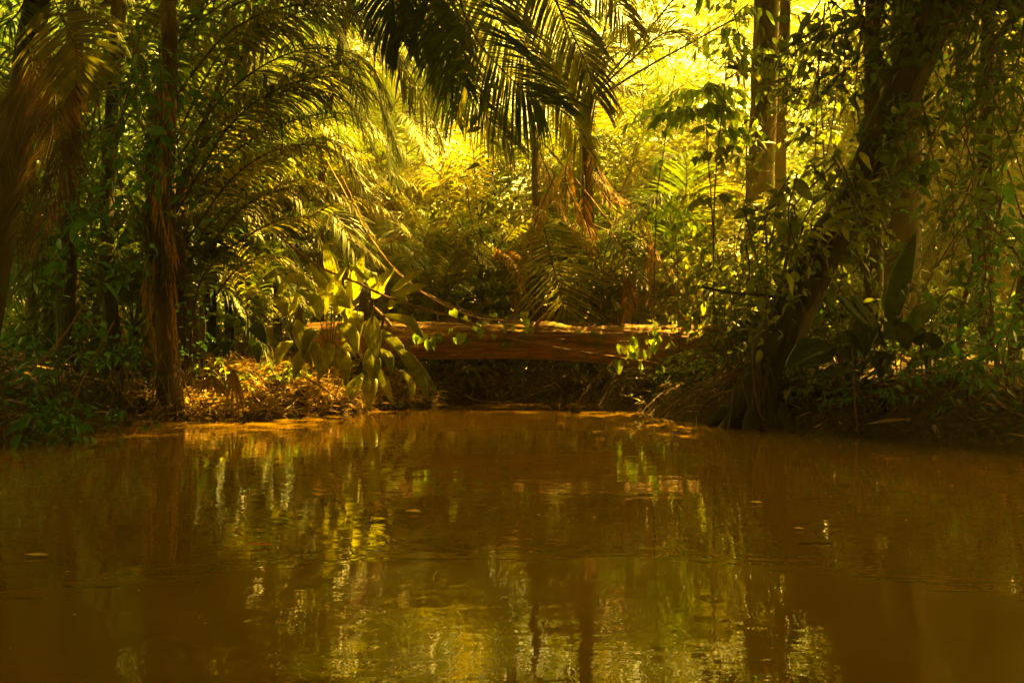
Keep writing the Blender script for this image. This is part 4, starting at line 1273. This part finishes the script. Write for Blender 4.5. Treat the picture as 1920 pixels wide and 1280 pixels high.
# leafy curtains on the dark right side
for k, (lab, px, py, d, w_, h_, n, nob) in enumerate([
        ('leafy liana curtain hanging at the top right beside the leaning tree', 1780, 130, 12.4, 110, 150, 330, 70),
        ('leafy liana curtain hanging over the right edge at mid height', 1860, 300, 11.8, 90, 160, 330, 80),
        ('leafy liana curtain draped across the middle of the leaning tree', 1690, 330, 11.6, 90, 130, 300, 90),
        ('leafy liana curtain dangling above the paddle-shaped leaf', 1780, 440, 12.4, 110, 110, 280, 70),
        ('leafy liana curtain in the upper right corner', 1890, 90, 11.2, 80, 120, 260, 60),
        ('leafy liana curtain hanging in front of the straight thin trunk', 1600, 150, 12.8, 80, 150, 300, 80),
        ('golden leafy liana mantle wrapping the bend of the leaning trunk', 1560, 400, 11.3, 90, 90, 260, 110),
        ('golden leafy liana mantle spilling over the lower leaning trunk', 1470, 520, 11.4, 80, 110, 260, 110),
        ('leafy liana curtain between the pale and the thin straight trunks', 1530, 260, 14.5, 80, 200, 360, 60),
        ('dark leafy liana curtain clinging to the upper leaning trunk', 1760, 20, 11.7, 80, 120, 300, 60),
        ('leafy liana curtain smothering the middle right thicket', 1800, 240, 13.4, 130, 200, 420, 50),
        ('bright leafy liana curtain over the trunk left of the umbrella-leaved plant', 1600, 520, 12.6, 90, 120, 300, 70),
        ('dark leafy liana curtain hanging low at the right edge', 1880, 520, 11.0, 70, 130, 260, 70),
        ('leafy liana curtain hanging before the skirted palm trunk', 285, 230, 12.8, 60, 170, 260, 50),
        ('leafy liana curtain in the top left between palm and trunk', 250, 330, 13.0, 70, 150, 300, 60),
        ('leafy liana curtain above the far left shrubs', 150, 440, 12.4, 90, 120, 300, 60),
        ('leafy liana curtain high on the left between the palm crowns', 330, 110, 14.2, 110, 130, 320, 40)]):
    g = R(920 + k)
    c = P(px, py, d)
    t_ = thing('leafy_liana', lab, 'liana', c)
    mb = MB()
    Pp, D = [], []
    ns_ = 16
    for s_ in range(ns_):
        x0 = px + g.uniform(-w_, w_); y0 = py - h_ * g.uniform(.5, 1.2)
        x1 = x0 + g.uniform(-130, 110); y1 = py + h_ * g.uniform(-.4, 1.1)
        dd = d + g.uniform(-.6, .8)
        C = curve([P(x0, y0, dd), P((x0 + x1) / 2 + g.randn() * 15, (y0 + y1) / 2, dd - .1), P(x1, y1, dd)], 14)
        tube(mb, C, [.016, .011, .005], 5)
        m_ = n // ns_
        u = g.rand(m_)
        pp = np.stack([np.interp(u, np.linspace(0, 1, 14), C[:, q]) for q in range(3)], 1)
        cl = g.randint(0, 5, m_); u0 = g.rand(5)[cl]; pp = np.stack([np.interp(np.clip(u0 + g.randn(m_) * .06, 0, 1), np.linspace(0, 1, 14), C[:, q]) for q in range(3)], 1)
        Pp.append(pp + g.randn(m_, 3) * g.choice([.06, .12, .22], m_)[:, None]); D.append(nz(g.randn(m_, 3) * [1.2, 1, .7] + [0, 0, -.4]))
    obj('stem', mb.mesh('stem', True), M_bark, t_)
    Pp, D = np.concatenate(Pp), np.concatenate(D)
    M = leaf_frames(D, g, .2)
    sz = (.185 * np.exp(.38 * g.randn(len(Pp)))).clip(.08, .42)
    o_ = np.argsort(Pp[:, 1]); a, b = o_[:nob], o_[nob:]
    ls, mt = ((LS_leaf, M_leaf) if k in (5, 6, 7, 8, 11) else (LS_green, M_green) if k > 9 else (LS_dark, M_dark))
    leaf_objs(t_, 'leaf', ls, M[a], Pp[a], sz[a])
    mb = MB(); scatter(mb, T_O, M[b[::2]], Pp[b[::2]], sz[b[::2]], g.rand(len(b[::2]))); scatter(mb, T_W, M[b[1::2]], Pp[b[1::2]], sz[b[1::2]] * 1.1, g.rand(len(b[1::2])))
    obj('foliage', mb.mesh('foliage'), mt, t_, kind='stuff')

# single palm fronds of the right side
b = gz(1900, 13)
t_ = thing('edge_palm', 'palm at the upper right edge with one pale sunlit frond', 'palm', b)
mb = MB(); tube(mb, curve([b, P(1950, 300, 12.6), P(1960, 20, 12.2)], 12), [.12, .1, .08], 8); obj('trunk', mb.mesh('trunk', True), M_barkdk, t_)
pf(t_, [(1960, 20, 12.2), (1915, 22, 12), (1860, 35, 11.8), (1800, 75, 11.6)], M_palmlit, seed=940, n=30, L=.55, w=.04, grav=.5, label='pale sunlit frond')
pf(t_, [(1960, 20, 12.2), (1930, 60, 12), (1900, 140, 11.8), (1890, 240, 11.6)], M_palm, seed=941, n=34, L=.6, w=.035)
pf(t_, [(1960, 20, 12.2), (1990, 0, 12), (2060, 40, 11.8), (2120, 140, 11.6)], M_palm, seed=942, n=34, L=.6, w=.035)
b = gz(1800, 12.4)
t_ = thing('withered_palm', 'small palm with a withered orange frond drooping at the right', 'palm', b)
mb = MB(); tube(mb, curve([b, P(1800, 600, 12.4), P(1830, 480, 12.2)], 12), [.05, .04, .03], 7); obj('trunk', mb.mesh('trunk', True), M_palmbark, t_)
pf(t_, [(1830, 480, 12.2), (1850, 475, 12), (1858, 530, 11.8), (1845, 600, 11.7)], M_deadfr, name='dead_frond', seed=943, n=24, L=.5, w=.02, ang=50, grav=.25, up=(0, -1, .1))
pf(t_, [(1830, 480, 12.2), (1860, 440, 12), (1910, 440, 11.8), (1950, 500, 11.7)], M_palm, seed=944, n=28, L=.45, w=.03)
pf(t_, [(1830, 480, 12.2), (1800, 440, 12), (1760, 440, 11.8), (1730, 490, 11.7)], M_palm, seed=945, n=28, L=.45, w=.03)
b = gz(1500, 12.6)
t_ = thing('pale_leaf_spray', 'arching spray of pale narrow leaves in front of the leaning trunk', 'plant', b)
mb = MB(); C = curve([b, P(1500, 560, 12), P(1560, 390, 11.6), P(1490, 440, 11.2)], 16); tube(mb, C, [.014, .010, .005], 5); obj('stem', mb.mesh('stem', True), M_vine, t_)
Pp = np.array([P(1600 - 12 * i, 385 + 7 * i, 11.5) for i in range(11)] + [P(1602 - 12 * i, 390 + 8 * i, 11.5) for i in range(10)])
D = np.array([[1, -.2, -.25]] * 11 + [[-.9, -.3, -.5]] * 10, float)
leaf_objs(t_, 'leaf', leafset(M_broad, (.22, .26, .28)), leaf_frames(D, R(3), .15), Pp, np.full(21, .33))

# ------------------------------------------------------------------ vines over the log
def vine(label, pts, r, seed, leaves=0, rough=.35, mat=None):
    line = [P(*p) for p in pts]
    t_ = thing('vine', label, 'vine', line[0])
    mb = MB()
    C = curve(line, 90)
    g = R(seed)
    C = C + g.randn(*C.shape) * r * .15
    tube(mb, C, r, 6, 2, rough, seed)
    obj('vine_stem', mb.mesh('vine_stem', True), mat or M_vine, t_)
    return t_


vine('rough orange vine sagging from the upper left onto the middle of the log', [(600, 280, 17), (700, 455, 16.2), (780, 540, 15.6), (868, 588, 15.6), (940, 602, 15.7), (1000, 606, 15.9)], .022, 1)
vine('twin orange vine running close beside the sagging one', [(640, 330, 17), (712, 470, 16.2), (775, 535, 15.5), (880, 585, 15.5), (975, 601, 15.7)], .014, 2)
vine('long rope-like vine crossing in front of the log down to its right end', [(520, 440, 14.6), (600, 500, 14.6), (680, 535, 14.7), (740, 562, 14.8), (870, 602, 15), (960, 635, 15.2), (1100, 662, 15.3), (1240, 682, 15.4)], .026, 3)
vine('thin straight vine stretched along the front of the log', [(770, 650, 15.6), (850, 647, 15.6), (960, 645, 15.65), (1080, 635, 15.7), (1180, 640, 15.7)], .010, 4)
vine('thin looping root hanging from the log near its right end', [(1135, 640, 15.5), (1128, 670, 15.4), (1125, 690, 15.4), (1140, 688, 15.4), (1165, 660, 15.4)], .008, 5)
vine('thin twig jutting from the lower front of the log', [(838, 667, 15.4), (860, 664, 15.5), (868, 652, 15.6)], .008, 6)
vine('pale thin vine curving down beside the leaning tree roots', [(1410, 640, 11.7), (1412, 700, 11.6), (1420, 760, 11.5), (1432, 790, 11.5)], .011, 7)
vine('single aerial root dropping straight into the dark right water', [(1598, 650, 10.9), (1602, 730, 10.8), (1606, 790, 10.7), (1612, 826, 10.7)], .012, 8)
vine('crooked pale branchlet dangling over the leaning trunk', [(1600, 350, 11.4), (1575, 430, 11.3), (1550, 460, 11.3), (1555, 520, 11.2)], .012, 9)
vine('dark mossy branch running left from the leaning trunk', [(1490, 565, 12), (1420, 552, 12.2), (1370, 548, 12.4), (1315, 537, 12.6)], .022, 10, mat=M_barkdk)
vine('long thin hanging vine in the golden light at top centre', [(1140, -60, 14), (1030, 60, 14), (1040, 180, 14.2), (1060, 300, 14.6)], .010, 11)
vine('straight orange stem leaning behind the log centre', [(1020, 270, 19), (1090, 350, 18.6), (1160, 440, 18.3), (1210, 500, 18)], .022, 12)
vine('upright thin orange stem behind the log right of centre', [(1120, 600, 18), (1150, 480, 18), (1160, 380, 18.2), (1190, 300, 18.4)], .016, 13)

# climber with light green leaves hanging on the log front
t_ = thing('log_creeper', 'light green creeper leaves hanging down the log front', 'creeper', P(800, 615, 15.4))
g = R(16)
pts = [(822, 632), (845, 622), (866, 632), (900, 628), (905, 612), (926, 632), (960, 618), (984, 606), (985, 622), (812, 640), (870, 600), (1215, 640), (1190, 650), (1225, 655), (1205, 668), (1240, 640),
       (1178, 668), (1262, 620), (1290, 612), (1230, 622), (795, 632), (880, 640), (1255, 650), (1170, 655), (1185, 640), (1200, 690), (1235, 700), (1160, 690)]
Pp = np.array([P(x, y - 6, 15.35) for x, y in pts])
mb = MB()
tube(mb, curve([P(780, 612, 15.5), P(860, 600, 15.3), P(950, 606, 15.3), P(1060, 615, 15.35), P(1170, 625, 15.35), P(1300, 600, 15.5)], 40), .006, 4)
Pp = np.vstack([Pp, Pp + g.randn(len(Pp), 3) * [.16, .05, .10]])
for p in Pp:
    tube(mb, curve([p + [.02, .05, .10], p], 3), .003, 3)
obj('stem', mb.mesh('stem'), M_vine, t_)
D = nz(np.array([0, -.15, -1.0]) + g.randn(len(Pp), 3) * .45)
leaf_objs(t_, 'leaf', LS_vine, frames(D, nz(np.array([.1, -1, .35]) + g.randn(len(Pp), 3) * .5)), Pp, g.uniform(.12, .27, len(Pp)))

# hanging vine with big oval leaves at top centre
t_ = thing('hanging_leaf_vine', 'vine strung with big oval leaves hanging at top centre', 'vine', P(872, -60, 10.8))
mb = MB(); tube(mb, curve([P(872, -60, 10.8), P(874, 60, 10.8), P(885, 130, 10.8), P(905, 180, 10.8), P(915, 230, 10.8)], 20), .007, 4); obj('stem', mb.mesh('stem'), M_vine, t_)
pts = [(868, 48, -1, .2), (898, 52, 1, .1), (872, 110, -.9, .4), (878, 135, -1, .5), (912, 160, 1, .3), (880, 160, -1, .4), (908, 190, .5, -1), (985, 30, .3, -1), (890, 95, .9, .1), (895, 215, -.4, -1), (902, 240, -.8, .2), (900, 310, -.9, .3), (880, 330, -1, .1), (918, 265, .8, -.3)]
Pp = np.array([P(x, y, 10.8) for x, y, _, _ in pts])
D = nz(np.array([(a, -.3, b * .5 - .3) for _, _, a, b in pts]))
leaf_objs(t_, 'leaf', leafset(M_leaf, (.42, .5)), leaf_frames(D, R(5), .1), Pp, np.full(len(Pp), .24))

# ------------------------------------------------------------------ dry palm fans and dead wood on the sunlit bank
def dry_fan(label, base, tips, d, seed, w=.03):
    b = P(base[0], base[1], d)
    t_ = thing('dry_palm_fan', label, 'dead leaf', b)
    for k, (x, y) in enumerate(tips):
        e = P(x, y, d - .15)
        mb = MB()
        blade(mb, [b, (b + e) / 2 + [0, -.02, .03], e], w, (.2 * math.sin(k * 1.7), -.8, .5), fold=.3, tint=R(seed + k).rand(), seed=k)
        obj('leaflet', mb.mesh('leaflet'), M_litter, t_)


dry_fan('folded dry palm fan hanging at the left end of the sunlit bank', (398, 705), [(352 + 9 * i, 738 + 5 * math.sin(i)) for i in range(10)], 13.4, 1, .07)
dry_fan('split dry palm leaf standing in the water edge', (438, 690), [(418, 735), (428, 745), (420, 778), (436, 782), (448, 780), (458, 776), (462, 762)], 13.3, 2, .06)
dry_fan('dry palm leaf sprawling on the middle of the litter bank', (650, 690), [(600, 735), (590, 715), (610, 750), (640, 745), (560, 690), (575, 700), (625, 752)], 14.8, 3, .035)
dry_fan('spiky dry palm tuft beside the broad-leaved clump', (640, 655), [(600, 640), (605, 665), (620, 630), (655, 625), (670, 650), (612, 680), (680, 665), (640, 690)], 15.1, 4, .03)
dry_fan('dry palm leaf lying below the spiky tuft', (700, 745), [(650, 735), (655, 755), (670, 765), (680, 720), (640, 745)], 15.2, 5, .03)

STK = [('dead stick slanting across the litter bank', [(560, 700, 14.6), (610, 730, 14.3), (650, 760, 14.1)], .018),
       ('pale stick lying beside the dry palm fans', [(470, 690, 14), (500, 720, 13.8), (520, 770, 13.6)], .014),
       ('broken stick leaning into the water by the left bank', [(340, 700, 12.9), (356, 745, 12.9), (368, 786, 12.9)], .014),
       ('brown stem slanting through the left shrubs', [(60, 690, 9.8), (110, 640, 10), (165, 560, 10.2)], .02),
       ('brown stick standing among the left bank twigs', [(130, 780, 10.8), (160, 700, 11), (215, 600, 11.4)], .016),
       ('long bare branch resting on the right bank slope', [(1225, 788, 13.9), (1290, 740, 13.4), (1390, 700, 12.6)], .022),
       ('curved bare branch touching the water below the log', [(870, 740, 16.7), (900, 752, 16.5), (960, 752, 16.4), (1010, 735, 16.6)], .014),
       ('dark fallen branch on the bank at the lower right corner', [(1840, 735, 10.2), (1890, 765, 9.7), (1960, 800, 9.2)], .03),
       ('orange bent stalk crossing the right edge', [(1740, 560, 11.4), (1830, 520, 11.2), (1940, 440, 11)], .012)]
for lab, p_, r_ in STK:
    mb = MB(); tube(mb, curve([P(*q) for q in p_], 10), [r_, r_ * .8, r_ * .5], 6, 2, .15, 3)
    o = obj('dead_branch', mb.mesh('dead_branch', True), M_vine, label=lab, cat='branch')

# twigs hanging off the undercut left bank
t_ = thing('root_tangle', 'brown tangle of dead roots on the undercut left bank', 'roots', on_ground(270, 12.6))
for k in range(46):
    g = R(960 + k)
    p0 = P(g.uniform(200, 350), g.uniform(660, 740), 12.6 + g.rand())
    p1 = P((p0[0] * F / p0[1] + 960) + g.uniform(-70, 50), g.uniform(740, 800), 12.2 + .4 * g.rand())
    mb = MB(); tube(mb, curve([p0, (p0 + p1) / 2 + g.randn(3) * .08, p1], 8), [.012, .008, .004], 4)
    obj('root', mb.mesh('root'), M_root, t_)

# larger fallen leaves on the bank
g = R(17)
n = 70
x = g.uniform(-5.6, -2.3, n * 3); y = g.uniform(13.6, 16.5, n * 3)
k = (sdist(x, y) > .1); x, y = x[k][:n], y[k][:n]
for i in range(len(x)):
    o = bpy.data.objects.new('fallen_leaf', LS_dry[i % 4])
    m = Matrix(frames(nz(g.randn(1, 3) * [1, 1, .3]), nz(np.array([[0, 0, 1.0]]) + g.randn(1, 3) * .4))[0].tolist()).to_4x4() @ Matrix.Scale(g.uniform(.16, .3), 4)
    m.translation = Vector((x[i], y[i], float(ground_z(x[i], y[i])) + .07))
    o.matrix_world = m
    o['label'] = 'large curled dry leaf lying on the sunlit litter bank'; o['category'] = 'fallen leaf'; o['group'] = 'large dry leaves on the sunlit left bank'
    COL.objects.link(o)


# ------------------------------------------------------------------ leaves floating on the water
def floater(label, px, py, length, width, rot, mat, wpos=None):
    d = H * F / (py - HY)
    mb = MB()
    V, Q, T = leaf_ovate(width, .10, -.06)
    mb.add(V, Q, T, .6)
    o = obj('floating_leaf', mb.mesh('floating_leaf'), mat, label=label, cat='floating leaf')
    o.location = ((px - 960) * d / F, d, .012)
    o.rotation_euler = (0, 0, rot)
    o.scale = (length,) * 3


M_red = leafmat('red_fallen_leaf', (.45, .10, .02), (.55, .13, .02), tr=.1)
M_yel = leafmat('yellow_fallen_leaf', (.65, .45, .08), (.75, .55, .12), tr=.1)
floater('red-orange leaf floating left of the creek middle', 515, 1024, .19, .30, math.radians(98), M_red)
floater('round pale yellow leaf floating in the creek middle', 790, 962, .13, .7, math.radians(85), M_yel)
floater('yellow leaf floating below the litter bank reflection', 545, 980, .20, .35, math.radians(88), M_broad)
floater('small yellow leaf floating on the right part of the water', 1430, 944, .11, .5, math.radians(95), M_yel)
floater('small orange leaf floating right of the creek middle', 1508, 994, .07, .6, math.radians(80), M_yel)
floater('pale leaf floating at the far left of the water', 92, 1044, .15, .4, math.radians(92), M_yel)
mb = MB(); tube(mb, [P(1497, 1019, H * F / (1019 - HY)) + [0, 0, .004], P(1558, 1018, H * F / (1018 - HY)) + [0, 0, .004]], .004, 5)
obj('floating_twig', mb.mesh('floating_twig'), M_litter, label='thin pale twig floating on the right part of the water', cat='twig')
g = R(18)
mb = MB()
x = g.uniform(-6, 6, 260); y = 3 + 13 * g.rand(260)
k = sdist(x, y) < -.2; x, y = x[k], y[k]
a = g.rand(len(x)) * 6.28
scatter(mb, T_S, frames(np.stack([np.cos(a), np.sin(a), 0 * a], 1), np.tile([0, 0, 1.0], (len(x), 1))), np.stack([x, y, 0 * x + .008], 1), g.uniform(.012, .035, len(x)), g.rand(len(x)))
obj('floating_debris', mb.mesh('floating_debris'), M_litter, kind='stuff', label='tiny bits of leaf floating on the creek')
print('objects', len(bpy.data.objects), 'tris', sum(len(m.polygons) for m in bpy.data.meshes))
